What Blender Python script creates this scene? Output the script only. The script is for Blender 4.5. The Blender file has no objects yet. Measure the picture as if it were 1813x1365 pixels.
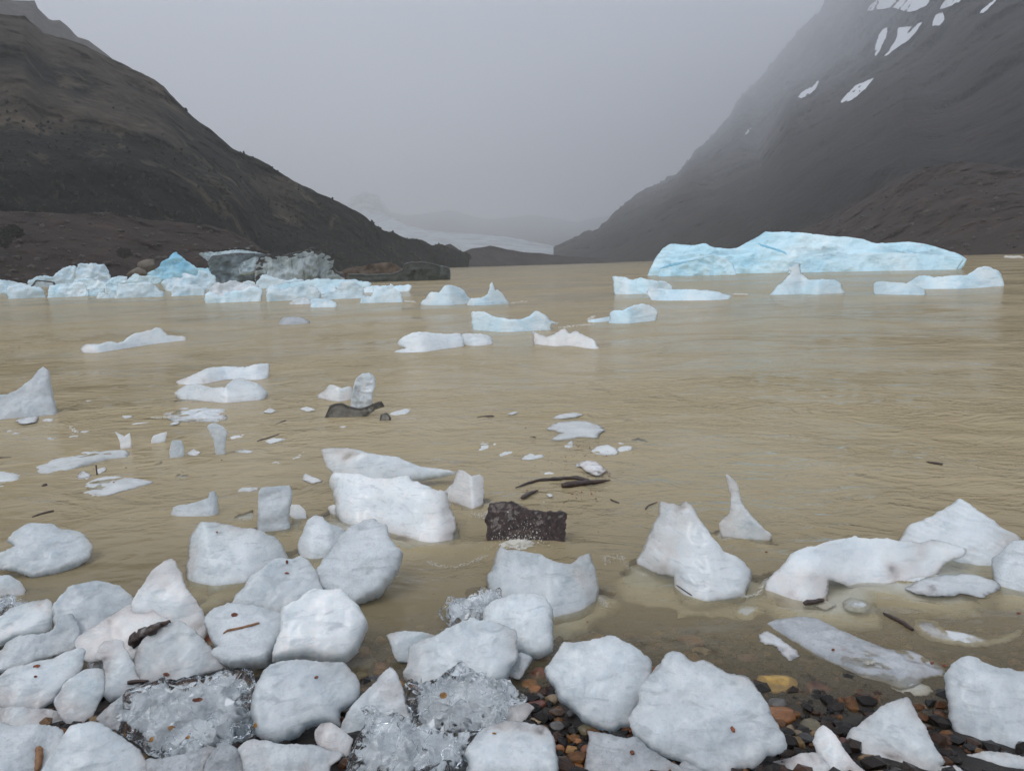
import bpy, bmesh, math, random
import numpy as np
from mathutils import Vector, Matrix
from mathutils.geometry import delaunay_2d_cdt
from mathutils.bvhtree import BVHTree

random.seed(7)
R = math.radians
scn = bpy.context.scene
col = scn.collection

# ------------------------------------------------------------------ camera
CAM_H, FPX, PW, PH = 1.5, 1310.0, 1813.0, 1365.0
pitch, roll = R(9.34), R(1.575)
Fw = np.array([0, math.cos(pitch), -math.sin(pitch)])
R0 = np.array([1.0, 0, 0])
U0 = np.cross(R0, Fw)
Rr = math.cos(roll) * R0 - math.sin(roll) * U0
Ur = math.sin(roll) * R0 + math.cos(roll) * U0
CAM = np.array([0, 0, CAM_H])
cd = bpy.data.cameras.new('camera')
cd.sensor_width = 36.0
cd.lens = 36.0 * FPX / PW
cd.clip_start, cd.clip_end = 0.05, 60000
cam = bpy.data.objects.new('camera', cd)
col.objects.link(cam)
m = Matrix(((Rr[0], Ur[0], -Fw[0], 0), (Rr[1], Ur[1], -Fw[1], 0), (Rr[2], Ur[2], -Fw[2], CAM_H), (0, 0, 0, 1)))
cam.matrix_world = m
scn.camera = cam


def rays(px):
    px = np.asarray(px, float)
    d = Fw[None] * FPX + (px[:, :1] - PW / 2) * Rr[None] + (PH / 2 - px[:, 1:2]) * Ur[None]
    return d / np.linalg.norm(d, axis=1, keepdims=True)


def at_dist(x, y, dist):
    d = rays([(x, y)])[0]
    return CAM + d * (dist / math.hypot(d[0], d[1]))


# ------------------------------------------------------------------ noise
_rng = np.random.default_rng(11)
_perm = _rng.permutation(256)
_perm = np.concatenate([_perm, _perm, _perm])
_grad = _rng.normal(size=(256, 3))
_grad /= np.linalg.norm(_grad, axis=1, keepdims=True)


def perlin(p):
    p = np.asarray(p, float)
    i = np.floor(p).astype(np.int64)
    f = p - i
    u = f * f * f * (f * (f * 6 - 15) + 10)
    i &= 255
    out = 0
    for dx in (0, 1):
        for dy in (0, 1):
            for dz in (0, 1):
                h = _perm[_perm[_perm[(i[:, 0] + dx) & 255] + ((i[:, 1] + dy) & 255)] + ((i[:, 2] + dz) & 255)]
                g = _grad[h]
                dot = g[:, 0] * (f[:, 0] - dx) + g[:, 1] * (f[:, 1] - dy) + g[:, 2] * (f[:, 2] - dz)
                w = (u[:, 0] if dx else 1 - u[:, 0]) * (u[:, 1] if dy else 1 - u[:, 1]) * (u[:, 2] if dz else 1 - u[:, 2])
                out = out + dot * w
    return out * 1.5


def fbm(p, octv=4, gain=0.5, lac=2.03, ridged=False):
    p = np.asarray(p, float)
    a, s = 1.0, 0.0
    for k in range(octv):
        n = perlin(p + 17.3 * k)
        if ridged:
            n = 1 - 2 * np.abs(n)
        s = s + a * n
        a *= gain
        p = p * lac
    return s


# ------------------------------------------------------------------ bookkeeping
def new_mesh(name, V, Fc, mat, smooth=True, attrs=None, loc=(0, 0, 0), parent=None):
    me = bpy.data.meshes.new(name)
    V = np.asarray(V, float) - np.asarray(loc, float)[None]
    if isinstance(Fc, np.ndarray):
        n = Fc.shape[1]
        me.vertices.add(len(V))
        me.vertices.foreach_set('co', V.astype(np.float32).ravel())
        me.loops.add(Fc.size)
        me.loops.foreach_set('vertex_index', Fc.astype(np.int32).ravel())
        me.polygons.add(len(Fc))
        me.polygons.foreach_set('loop_start', np.arange(0, Fc.size, n, dtype=np.int32))
        me.update(calc_edges=True)
        me.validate()
    else:
        me.from_pydata(V.tolist(), [], Fc)
    if attrs:
        for k, a in attrs.items():
            at = me.attributes.new(k, 'FLOAT', 'POINT')
            at.data.foreach_set('value', np.asarray(a, np.float32))
    me.polygons.foreach_set('use_smooth', np.full(len(me.polygons), smooth))
    me.materials.append(mat)
    me.update()
    o = bpy.data.objects.new(name, me)
    o.location = loc
    col.objects.link(o)
    if parent is not None:
        o.parent = parent
        o.location = np.asarray(loc, float) - np.array(parent.location)
    return o


def tag(o, label=None, cat=None, group=None, kind=None):
    if label: o['label'] = label
    if cat: o['category'] = cat
    if group: o['group'] = group
    if kind: o['kind'] = kind
    return o


# ------------------------------------------------------------------ materials
def mat_new(name):
    mt = bpy.data.materials.new(name)
    mt.use_nodes = True
    nt = mt.node_tree
    nt.nodes.clear()
    out = nt.nodes.new('ShaderNodeOutputMaterial')
    return mt, nt, out


def N(nt, t, **kw):
    n = nt.nodes.new(t)
    for k, v in kw.items():
        if k in n.inputs:
            n.inputs[k].default_value = v
        else:
            setattr(n, k, v)
    return n


def L(nt, a, b):
    nt.links.new(a, b)


def noise_node(nt, vec, scale, detail=4, rough=0.55, dist=0.0):
    n = N(nt, 'ShaderNodeTexNoise')
    n.inputs['Scale'].default_value = scale
    n.inputs['Detail'].default_value = detail
    n.inputs['Roughness'].default_value = rough
    n.inputs['Distortion'].default_value = dist
    if vec is not None: L(nt, vec, n.inputs['Vector'])
    return n.outputs['Fac']


def ramp(nt, fac, stops):
    r = N(nt, 'ShaderNodeValToRGB')
    e = r.color_ramp.elements
    while len(e) < len(stops): e.new(0.5)
    for el, (p, c) in zip(e, stops):
        el.position = p
        el.color = (c, c, c, 1) if isinstance(c, (int, float)) else (*c, 1)
    L(nt, fac, r.inputs['Fac'])
    return r.outputs['Color']


def mixc(nt, fac, a, b):
    n = N(nt, 'ShaderNodeMix', data_type='RGBA')
    for sock, v in ((n.inputs[0], fac), (n.inputs[6], a), (n.inputs[7], b)):
        if hasattr(v, 'links'): L(nt, v, sock)
        elif isinstance(v, (int, float)): sock.default_value = v
        else: sock.default_value = (*v, 1)
    return n.outputs[2]


def math_n(nt, op, a, b=0.0, clamp=False):
    n = N(nt, 'ShaderNodeMath', operation=op)
    n.use_clamp = clamp
    for s, v in ((n.inputs[0], a), (n.inputs[1], b)):
        if hasattr(v, 'links'): L(nt, v, s)
        else: s.default_value = v
    return n.outputs[0]


def objvec(nt, stretch=None, rot=(0, 0, 0)):
    tc = N(nt, 'ShaderNodeTexCoord')
    oi = N(nt, 'ShaderNodeObjectInfo')
    mul = N(nt, 'ShaderNodeVectorMath', operation='ADD')
    cmb = N(nt, 'ShaderNodeCombineXYZ')
    s = math_n(nt, 'MULTIPLY', oi.outputs['Random'], 53.0)
    L(nt, s, cmb.inputs[0]); L(nt, s, cmb.inputs[1])
    L(nt, tc.outputs['Object'], mul.inputs[0]); L(nt, cmb.outputs[0], mul.inputs[1])
    v = mul.outputs[0]
    if stretch:
        mp = N(nt, 'ShaderNodeMapping')
        mp.inputs['Scale'].default_value = stretch
        mp.inputs['Rotation'].default_value = rot
        L(nt, v, mp.inputs['Vector'])
        v = mp.outputs[0]
    return v, oi.outputs['Random']


def ice_mat(name, c1, c2, sc=1.0, rough=0.35, sss=0.35, sssr=0.03, bump=0.35, bdist=0.01, rimT=0.6, speck=0.25, baseT=0.0, streak=0.4, dirt=0.0, coat=0.0, vdir=(1.0, 1.0, 5.0), vrot=(0.5, 0.35, 0.3)):
    """bubbly ice: pale body, fine grain, thinner clearer rim"""
    mt, nt, out = mat_new(name)
    v, rnd = objvec(nt)
    vs, _ = objvec(nt, tuple(k / sc for k in vdir), vrot)
    big = noise_node(nt, v, 5.0 / sc, 5, 0.6, 0.5)
    fine = noise_node(nt, v, 110.0 / sc, 4, 0.75)
    st = noise_node(nt, vs, 9.0, 6, 0.65, 0.6)
    c = mixc(nt, ramp(nt, big, [(0.32, 0.0), (0.68, 1.0)]), c1, c2)
    dark = tuple(x * 0.68 for x in c2)
    c = mixc(nt, math_n(nt, 'MULTIPLY', ramp(nt, fine, [(0.52, 0.0), (0.72, 1.0)]), speck), c, dark)
    c = mixc(nt, math_n(nt, 'MULTIPLY', ramp(nt, st, [(0.53, 0.0), (0.66, 1.0)]), streak), c, dark)
    tone = math_n(nt, 'ADD', math_n(nt, 'MULTIPLY', rnd, 0.20), 0.88)
    # fracture planes seen as faint lines, and milky clouds of bubbles
    wv = N(nt, 'ShaderNodeVectorMath', operation='ADD')
    wn = N(nt, 'ShaderNodeTexNoise'); wn.inputs['Scale'].default_value = 6.0 / sc; wn.inputs['Detail'].default_value = 5
    L(nt, v, wn.inputs['Vector'])
    wsc = N(nt, 'ShaderNodeVectorMath', operation='SCALE'); wsc.inputs['Scale'].default_value = 0.22 * sc
    L(nt, wn.outputs['Color'], wsc.inputs[0])
    L(nt, v, wv.inputs[0]); L(nt, wsc.outputs[0], wv.inputs[1])
    vo = N(nt, 'ShaderNodeTexVoronoi', feature='DISTANCE_TO_EDGE'); vo.inputs['Scale'].default_value = 5.5 / sc
    L(nt, wv.outputs[0], vo.inputs['Vector'])
    crack = math_n(nt, 'MULTIPLY', ramp(nt, vo.outputs['Distance'], [(0.0, 1.0), (0.035, 0.0)]), ramp(nt, big, [(0.45, 0.0), (0.6, 0.5)]))
    c = mixc(nt, crack, c, tuple(x * 0.8 for x in c2))
    milk = noise_node(nt, v, 13.0 / sc, 6, 0.7, 1.0)
    c = mixc(nt, math_n(nt, 'MULTIPLY', ramp(nt, milk, [(0.52, 0.0), (0.7, 1.0)]), 0.5), c, tuple(min(.95, x * 1.1) for x in c1))
    hsv = N(nt, 'ShaderNodeHueSaturation')
    L(nt, c, hsv.inputs['Color']); L(nt, tone, hsv.inputs['Value'])
    c = hsv.outputs['Color']
    if dirt:
        dn = noise_node(nt, v, 22.0 / sc, 8, 0.7, 0.6)
        geo = N(nt, 'ShaderNodeNewGeometry')
        sn = N(nt, 'ShaderNodeSeparateXYZ'); L(nt, geo.outputs['Normal'], sn.inputs[0])
        up = ramp(nt, sn.outputs['Z'], [(0.1, 0.0), (0.6, 1.0)])
        eg = N(nt, 'ShaderNodeAttribute', attribute_name='edge')
        rim_ = ramp(nt, eg.outputs['Fac'], [(0.25, 0.75), (0.95, 0.0)])
        st2 = ramp(nt, noise_node(nt, vs, 5.0, 5, 0.6, 0.5), [(0.5, 0.0), (0.75, 0.5)])
        dm_ = math_n(nt, 'ADD', math_n(nt, 'MULTIPLY', dn, 0.55), math_n(nt, 'MULTIPLY', up, rim_))
        dm_ = math_n(nt, 'ADD', dm_, math_n(nt, 'MULTIPLY', st2, 0.4))
        dm_ = ramp(nt, dm_, [(0.38, 0.0), (0.62, 1.0)])
        c = mixc(nt, math_n(nt, 'MULTIPLY', dm_, dirt), c, (0.035, 0.030, 0.024))
    p = N(nt, 'ShaderNodeBsdfPrincipled')
    L(nt, c, p.inputs['Base Color'])
    p.inputs['IOR'].default_value = 1.31
    p.inputs['Roughness'].default_value = rough
    p.inputs['Subsurface Weight'].default_value = sss
    p.inputs['Subsurface Radius'].default_value = (0.7, 0.9, 1.0)
    p.inputs['Subsurface Scale'].default_value = sssr * sc
    ed = N(nt, 'ShaderNodeAttribute', attribute_name='edge')
    inv = math_n(nt, 'SUBTRACT', 1.0, ed.outputs['Fac'])
    inv = math_n(nt, 'POWER', inv, 1.6)
    md = noise_node(nt, v, 22.0 / sc, 5, 0.7)
    t = math_n(nt, 'MULTIPLY', inv, ramp(nt, md, [(0.38, 0.15), (0.62, 1.0)]))
    t = math_n(nt, 'MULTIPLY', t, rimT * 0.45)
    if baseT:
        t = math_n(nt, 'ADD', t, math_n(nt, 'MULTIPLY', ramp(nt, md, [(0.4, 0.4), (0.65, 1.0)]), baseT), True)
    L(nt, t, p.inputs['Transmission Weight'])
    b1 = N(nt, 'ShaderNodeBump', Strength=bump, Distance=bdist * sc)
    hh = math_n(nt, 'ADD', math_n(nt, 'MULTIPLY', noise_node(nt, v, 16.0 / sc, 9, 0.55), 1.3), math_n(nt, 'MULTIPLY', st, 0.7))
    hh = math_n(nt, 'ADD', hh, math_n(nt, 'MULTIPLY', fine, 0.35))
    L(nt, hh, b1.inputs['Height'])
    L(nt, b1.outputs[0], p.inputs['Normal'])
    # thin edges let the light through from behind
    tl = N(nt, 'ShaderNodeBsdfTranslucent')
    tl.inputs['Color'].default_value = (*[min(1.0, x * 1.12) for x in c1], 1)
    L(nt, b1.outputs[0], tl.inputs['Normal'])
    ms = N(nt, 'ShaderNodeMixShader')
    L(nt, math_n(nt, 'MULTIPLY', inv, min(0.3, rimT * 0.4)), ms.inputs[0])
    L(nt, p.outputs[0], ms.inputs[1]); L(nt, tl.outputs[0], ms.inputs[2])
    p.inputs['Coat Weight'].default_value = coat
    p.inputs['Coat Roughness'].default_value = 0.12
    L(nt, b1.outputs[0], p.inputs['Coat Normal'])
    L(nt, ms.outputs[0], out.inputs['Surface'])
    return mt


def clear_mat():
    mt, nt, out = mat_new('clear_ice')
    v, rnd = objvec(nt)
    g = N(nt, 'ShaderNodeBsdfGlass', Roughness=0.02, IOR=1.31)
    g.inputs['Color'].default_value = (0.96, 0.975, 0.985, 1)
    d = N(nt, 'ShaderNodeBsdfPrincipled', Roughness=0.12)
    d.inputs['Base Color'].default_value = (0.72, 0.75, 0.77, 1)
    w = noise_node(nt, v, 22, 6, 0.62, 1.2)
    mx = N(nt, 'ShaderNodeMixShader')
    L(nt, ramp(nt, w, [(0.54, 0.0), (0.70, 0.5)]), mx.inputs[0])
    L(nt, g.outputs[0], mx.inputs[1]); L(nt, d.outputs[0], mx.inputs[2])
    L(nt, mx.outputs[0], out.inputs['Surface'])
    return mt


def rock_mat(name, stops, scale=10.0, rough=0.6, bump=0.6, bdist=0.01, detail=8, coat=0.0, world=False, var=0.0, stretch=None):
    mt, nt, out = mat_new(name)
    if world:
        geo = N(nt, 'ShaderNodeNewGeometry')
        v, rnd = geo.outputs['Position'], None
        if stretch:
            mp = N(nt, 'ShaderNodeMapping'); mp.inputs['Scale'].default_value = stretch
            L(nt, v, mp.inputs['Vector']); v = mp.outputs[0]
    else:
        v, rnd = objvec(nt, stretch)
    n1 = noise_node(nt, v, scale, detail, 0.65, 0.4)
    c = ramp(nt, n1, stops)
    if var and rnd is not None:
        hsv = N(nt, 'ShaderNodeHueSaturation')
        L(nt, math_n(nt, 'ADD', math_n(nt, 'MULTIPLY', rnd, var), 1 - var / 2), hsv.inputs['Value'])
        L(nt, c, hsv.inputs['Color']); c = hsv.outputs['Color']
    p = N(nt, 'ShaderNodeBsdfPrincipled', Roughness=rough)
    L(nt, c, p.inputs['Base Color'])
    p.inputs['Coat Weight'].default_value = coat
    p.inputs['Coat Roughness'].default_value = 0.12
    b = N(nt, 'ShaderNodeBump', Strength=bump, Distance=bdist)
    L(nt, noise_node(nt, v, scale * 3.1, detail, 0.7), b.inputs['Height'])
    L(nt, b.outputs[0], p.inputs['Normal'])
    L(nt, p.outputs[0], out.inputs['Surface'])
    return mt


M = {}
M['white'] = ice_mat('stranded_ice', (0.78, 0.82, 0.845), (0.63, 0.69, 0.725), rimT=0.5, coat=.35, streak=0.6, speck=0.45, bump=0.42, rough=.2, baseT=.14, bdist=.006, sss=0.9, sssr=.07)
M['bright'] = ice_mat('bright_ice', (0.87, 0.90, 0.915), (0.76, 0.81, 0.84), rimT=0.45, coat=.35, speck=0.35, streak=0.6, rough=.22, baseT=.04, bump=0.3, bdist=.006, sss=0.9, sssr=.07)
M['grey'] = ice_mat('grainy_ice', (0.78, 0.82, 0.845), (0.62, 0.67, 0.70), rimT=0.5, coat=.5, speck=0.7, baseT=0.10, bump=0.6, streak=0.5, sss=.6, sssr=.04)
M['dim'] = ice_mat('dim_clear_ice', (0.64, 0.665, 0.69), (0.47, 0.50, 0.525), rimT=0.5, coat=.5, speck=0.9, baseT=0.25, bump=0.7, streak=0.6, sss=.5, sssr=.04)
M['float'] = ice_mat('floating_ice', (0.86, 0.90, 0.925), (0.74, 0.81, 0.86), sc=2.0, rimT=0.2, speck=0.2, streak=0.4, bump=0.4, sss=.8, sssr=.03)
M['slush'] = ice_mat('slushy_ice', (0.74, 0.765, 0.765), (0.62, 0.645, 0.64), rimT=0.2, speck=0.4, bump=0.7, streak=0.3)
M['pale'] = ice_mat('pale_berg_ice', (0.85, 0.945, 0.985), (0.60, 0.83, 0.96), sc=8.0, rimT=0.0, speck=0.1, sss=0.15, streak=0.5, bump=.6)
M['blue'] = ice_mat('blue_berg_ice', (0.76, 0.93, 0.99), (0.52, 0.83, 0.975), sc=34.0, rimT=0.0, speck=0.04, sss=0.05, streak=0.5, bump=0.5)
M['deep'] = ice_mat('deep_blue_ice', (0.60, 0.87, 0.97), (0.20, 0.58, 0.84), sc=40.0, rimT=0.0, speck=0.05, sss=0.1, streak=0.4, bump=.5)
M['dirty'] = ice_mat('gritty_berg_ice', (0.56, 0.64, 0.66), (0.30, 0.35, 0.36), sc=26.0, rimT=0.0, speck=0.3, streak=0.97, sss=0.05, dirt=0.97, bump=0.9, vdir=(6.0, 3.0, .8), vrot=(0.1, 0.35, 0.2))
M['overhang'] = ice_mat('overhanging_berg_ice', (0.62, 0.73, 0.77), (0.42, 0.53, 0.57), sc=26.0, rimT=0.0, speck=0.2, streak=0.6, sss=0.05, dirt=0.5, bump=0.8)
M['neck'] = ice_mat('shaded_berg_ice', (0.27, 0.34, 0.37), (0.15, 0.19, 0.21), sc=26.0, rimT=0.0, speck=0.3, streak=0.8, sss=0.05, dirt=0.6, bump=0.8)  # darker copy: the shade under the overhang is put into its colour
M['darkice'] = ice_mat('dark_berg_ice', (0.11, 0.12, 0.105), (0.05, 0.052, 0.045), sc=22.0, rimT=0.0, speck=0.3, streak=0.6, dirt=0.7, bump=0.8)
M['grit'] = rock_mat('black_grit_crust', [(0.3, (0.012, 0.010, 0.009)), (0.7, (0.055, 0.045, 0.036))], 1.4, 0.7, 1.0, 0.3)  # grit on the crests, and the painted darkness of two caves
M['gritice'] = ice_mat('grit_coated_ice', (0.26, 0.24, 0.20), (0.13, 0.12, 0.10), rimT=0.2, speck=0.8, streak=0.6, dirt=0.7, bump=0.9)
M['clear'] = clear_mat()
M['core'] = ice_mat('frosted_core', (0.90, 0.92, 0.93), (0.80, 0.83, 0.85), rimT=0.4, speck=0.2, bump=0.8, bdist=.01, sss=0.0, streak=0.5)  # for the unseen cores added to brighten the clear ice
M['brownberg'] = rock_mat('gravel_on_ice', [(0.3, (0.05, 0.035, 0.025)), (0.7, (0.17, 0.125, 0.09))], 1.2, 0.8, 0.9, 0.3)
M['darkrock'] = rock_mat('wet_dark_rock', [(0.36, (0.012, 0.006, 0.005)), (0.54, (0.055, 0.026, 0.020)), (0.72, (0.17, 0.11, 0.095))], 45, 0.3, 1.0, 0.02, coat=0.4)
M['wood'] = rock_mat('wet_wood', [(0.3, (0.012, 0.008, 0.007)), (0.7, (0.07, 0.035, 0.024))], 40, 0.4, 0.8, 0.006, coat=0.3, stretch=(0.4, 1, 1))
M['tanwood'] = rock_mat('tan_twig', [(0.3, (0.16, 0.07, 0.03)), (0.7, (0.36, 0.19, 0.09))], 60, 0.5, 0.6, 0.003)
M['leaf'] = rock_mat('rusty_leaf', [(0.3, (0.10, 0.025, 0.012)), (0.7, (0.26, 0.08, 0.03))], 90, 0.5, 0.4, 0.002, var=0.6)
STONE = {
    'rust': ((0.10, 0.03, 0.010), (0.26, 0.085, 0.02)), 'orange': ((0.17, 0.06, 0.012), (0.38, 0.15, 0.035)),
    'amber': ((0.19, 0.085, 0.015), (0.42, 0.21, 0.045)), 'yellow': ((0.30, 0.17, 0.03), (0.55, 0.34, 0.07)),
    'brown': ((0.05, 0.026, 0.014), (0.14, 0.075, 0.038)), 'tan': ((0.13, 0.09, 0.05), (0.34, 0.25, 0.15)),
    'grey': ((0.045, 0.042, 0.040), (0.15, 0.14, 0.13)), 'charcoal': ((0.012, 0.011, 0.011), (0.05, 0.047, 0.045)),
    'red': ((0.07, 0.02, 0.012), (0.20, 0.06, 0.035)), 'olive': ((0.07, 0.06, 0.03), (0.21, 0.17, 0.085))}
for k, (a, b) in STONE.items():
    M['s_' + k] = rock_mat('wet_%s_stone' % k, [(0.33, a), (0.68, b)], 30, 0.32, 0.7, 0.006, coat=0.35, var=0.4)


def pebble_mat():
    mt, nt, out = mat_new('beach_gravel')
    at = N(nt, 'ShaderNodeAttribute', attribute_name='tone')
    geo = N(nt, 'ShaderNodeNewGeometry')
    c = ramp(nt, at.outputs['Fac'], [(0.0, (0.003, 0.0025, 0.002)), (0.4, (0.014, 0.009, 0.006)), (0.62, (0.10, 0.038, 0.012)), (0.82, (0.20, 0.085, 0.022)), (1.0, (0.26, 0.17, 0.08))])
    n = noise_node(nt, geo.outputs['Position'], 90, 6, 0.7)
    c = mixc(nt, ramp(nt, n, [(0.35, 0.0), (0.7, 0.7)]), c, (0.012, 0.010, 0.009))
    p = N(nt, 'ShaderNodeBsdfPrincipled', Roughness=0.3)
    p.inputs['Specular IOR Level'].default_value = 0.3
    L(nt, c, p.inputs['Base Color'])
    b = N(nt, 'ShaderNodeBump', Strength=0.6, Distance=0.005)
    L(nt, n, b.inputs['Height']); L(nt, b.outputs[0], p.inputs['Normal'])
    L(nt, p.outputs[0], out.inputs['Surface'])
    return mt


M['pebble'] = pebble_mat()
M['bed'] = rock_mat('dark_silt', [(0.3, (0.008, 0.007, 0.006)), (0.6, (0.028, 0.02, 0.014)), (0.8, (0.07, 0.045, 0.025))], 14, 0.5, 0.9, 0.02, world=True)


def foam_mat():
    mt, nt, out = mat_new('foam_beads')
    p = N(nt, 'ShaderNodeBsdfPrincipled', Roughness=0.08, IOR=1.33)
    p.inputs['Base Color'].default_value = (0.85, 0.82, 0.74, 1)
    p.inputs['Transmission Weight'].default_value = 0.25
    L(nt, p.outputs[0], out.inputs['Surface'])
    return mt


M['foam'] = foam_mat()


def splash_mat():
    mt, nt, out = mat_new('splashing_water')
    p = N(nt, 'ShaderNodeBsdfPrincipled', Roughness=0.04, IOR=1.33)
    p.inputs['Base Color'].default_value = (0.52, 0.47, 0.36, 1)
    p.inputs['Transmission Weight'].default_value = 0.6
    L(nt, p.outputs[0], out.inputs['Surface'])
    return mt


M['splash'] = splash_mat()

WK = 8.0


def water_mat():
    mt, nt, out = mat_new('silty_water')
    geo = N(nt, 'ShaderNodeNewGeometry')
    pos = geo.outputs['Position']
    dp = N(nt, 'ShaderNodeAttribute', attribute_name='depth').outputs['Fac']

    def fade(k): return math_n(nt, 'EXPONENT', math_n(nt, 'MULTIPLY', dp, -k))
    fac = math_n(nt, 'SUBTRACT', 1.0, fade(WK), True)
    cl = noise_node(nt, pos, 0.35, 5, 0.6, 0.8)
    c = mixc(nt, ramp(nt, cl, [(0.35, 0.0), (0.68, 1.0)]), (0.455, 0.374, 0.232), (0.395, 0.322, 0.186))
    tint = N(nt, 'ShaderNodeCombineColor')
    for k, s in zip((2.2, 3.2, 6.5), tint.inputs): L(nt, fade(k), s)
    tr = N(nt, 'ShaderNodeBsdfTransparent'); L(nt, tint.outputs[0], tr.inputs[0])
    df = N(nt, 'ShaderNodeBsdfDiffuse'); L(nt, c, df.inputs[0])
    m1 = N(nt, 'ShaderNodeMixShader')
    L(nt, fac, m1.inputs[0]); L(nt, tr.outputs[0], m1.inputs[1]); L(nt, df.outputs[0], m1.inputs[2])
    gl = N(nt, 'ShaderNodeBsdfGlossy', Roughness=0.07)
    fr = N(nt, 'ShaderNodeFresnel', IOR=1.33)
    mp = N(nt, 'ShaderNodeMapping'); mp.inputs['Scale'].default_value = (0.62, 1.0, 1.0)
    mp.inputs['Rotation'].default_value = (0, 0, 0.10)
    L(nt, pos, mp.inputs['Vector'])
    pv = mp.outputs[0]
    calm = ramp(nt, noise_node(nt, pv, 0.17, 3, 0.55, 0.6), [(0.42, 0.16), (0.62, 1.0)])
    rg1 = math_n(nt, 'ABSOLUTE', math_n(nt, 'SUBTRACT', noise_node(nt, pv, 2.6, 5, 0.5, 1.4), 0.5))
    rg2 = math_n(nt, 'ABSOLUTE', math_n(nt, 'SUBTRACT', noise_node(nt, pv, 6.0, 4, 0.5, 1.2), 0.5))
    h = math_n(nt, 'ADD', math_n(nt, 'MULTIPLY', rg1, -3.4), math_n(nt, 'MULTIPLY', rg2, -1.5))
    h = math_n(nt, 'ADD', h, math_n(nt, 'MULTIPLY', noise_node(nt, pv, 5.0, 4, 0.55, 0.6), 0.8))
    h = math_n(nt, 'MULTIPLY', h, calm)
    h = math_n(nt, 'MULTIPLY', h, math_n(nt, 'ADD', math_n(nt, 'MULTIPLY', fac, 0.85), 0.15))
    h = math_n(nt, 'ADD', h, math_n(nt, 'MULTIPLY', noise_node(nt, pv, 0.8, 4, 0.6, 0.4), 3.0))
    b = N(nt, 'ShaderNodeBump', Strength=0.75, Distance=0.05)
    L(nt, h, b.inputs['Height'])
    for n in (gl, fr, df): L(nt, b.outputs[0], n.inputs['Normal'])
    m2 = N(nt, 'ShaderNodeMixShader')
    L(nt, math_n(nt, 'MULTIPLY', fr.outputs[0], 0.75), m2.inputs[0]); L(nt, m1.outputs[0], m2.inputs[1]); L(nt, gl.outputs[0], m2.inputs[2])
    L(nt, m2.outputs[0], out.inputs['Surface'])
    return mt


M['water'] = water_mat()


def mountain_mat(name, rockc, vegc, hi, scale):
    """rock and scrub: scrub by noise and below a height, streaked scree"""
    mt, nt, out = mat_new(name)
    geo = N(nt, 'ShaderNodeNewGeometry')
    pos = geo.outputs['Position']
    sep = N(nt, 'ShaderNodeSeparateXYZ'); L(nt, pos, sep.inputs[0])
    n1 = noise_node(nt, pos, scale, 9, 0.62, 0.5)
    n2 = noise_node(nt, pos, scale * 9, 6, 0.65, 0.3)
    c = mixc(nt, ramp(nt, n2, [(0.35, 0.0), (0.68, 1.0)]), rockc, tuple(x * 0.45 for x in rockc))
    hh = math_n(nt, 'MULTIPLY', sep.outputs['Z'], 1.0 / hi)
    k = math_n(nt, 'SUBTRACT', math_n(nt, 'ADD', math_n(nt, 'MULTIPLY', n1, 2.2), -0.25), hh)
    v = mixc(nt, ramp(nt, n2, [(0.3, 0.0), (0.7, 1.0)]), vegc, tuple(x * 0.4 for x in vegc))
    c = mixc(nt, ramp(nt, k, [(0.25, 0.0), (0.5, 1.0)]), c, v)
    ms = N(nt, 'ShaderNodeMapping'); ms.inputs['Scale'].default_value = (1.0, 1.0, 0.22)
    L(nt, pos, ms.inputs['Vector'])
    n3 = noise_node(nt, ms.outputs[0], scale * 5, 8, 0.66, 0.8)
    c = mixc(nt, math_n(nt, 'MULTIPLY', ramp(nt, n3, [(0.55, 0.0), (0.68, 1.0)]), 0.65), c, tuple(min(.2, x * 1.9) for x in rockc))
    c = mixc(nt, math_n(nt, 'MULTIPLY', ramp(nt, n3, [(0.30, 1.0), (0.42, 0.0)]), 0.8), c, tuple(x * 0.25 for x in vegc))
    p = N(nt, 'ShaderNodeBsdfPrincipled', Roughness=0.9)
    p.inputs['Specular IOR Level'].default_value = 0.2
    L(nt, c, p.inputs['Base Color'])
    b = N(nt, 'ShaderNodeBump', Strength=0.9, Distance=0.08 / scale)
    L(nt, n2, b.inputs['Height']); L(nt, b.outputs[0], p.inputs['Normal'])
    L(nt, p.outputs[0], out.inputs['Surface'])
    return mt


M['hillL'] = mountain_mat('scrub_mountainside', (0.080, 0.064, 0.046), (0.009, 0.010, 0.0065), 150, 0.014)
M['hillR'] = mountain_mat('bare_mountainside', (0.026, 0.019, 0.017), (0.012, 0.011, 0.010), 200, 0.008)
M['far'] = mountain_mat('far_mountainside', (0.06, 0.06, 0.065), (0.05, 0.05, 0.055), 800, 0.003)
M['moraine'] = rock_mat('moraine_gravel', [(0.3, (0.010, 0.0055, 0.0035)), (0.55, (0.028, 0.014, 0.009)), (0.8, (0.075, 0.042, 0.029))], 0.12, 0.9, 1.0, 1.2, world=True, detail=12)
M['moraineF'] = rock_mat('grey_moraine_gravel', [(0.3, (0.030, 0.026, 0.025)), (0.8, (0.08, 0.068, 0.062))], 0.05, 0.9, 1.0, 3.0, world=True, detail=12)
M['boulder'] = rock_mat('moraine_rock', [(0.3, (0.03, 0.024, 0.02)), (0.7, (0.12, 0.10, 0.085))], 0.6, 0.85, 0.7, 0.3, world=True)
M['greyboulder'] = rock_mat('tan_boulder', [(0.3, (0.10, 0.085, 0.065)), (0.7, (0.26, 0.22, 0.18))], 0.5, 0.85, 0.7, 0.3)
M['snow'] = rock_mat('old_snow', [(0.3, (0.70, 0.73, 0.77)), (0.7, (0.85, 0.87, 0.89))], 0.05, 0.7, 0.5, 2.0, world=True)
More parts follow.
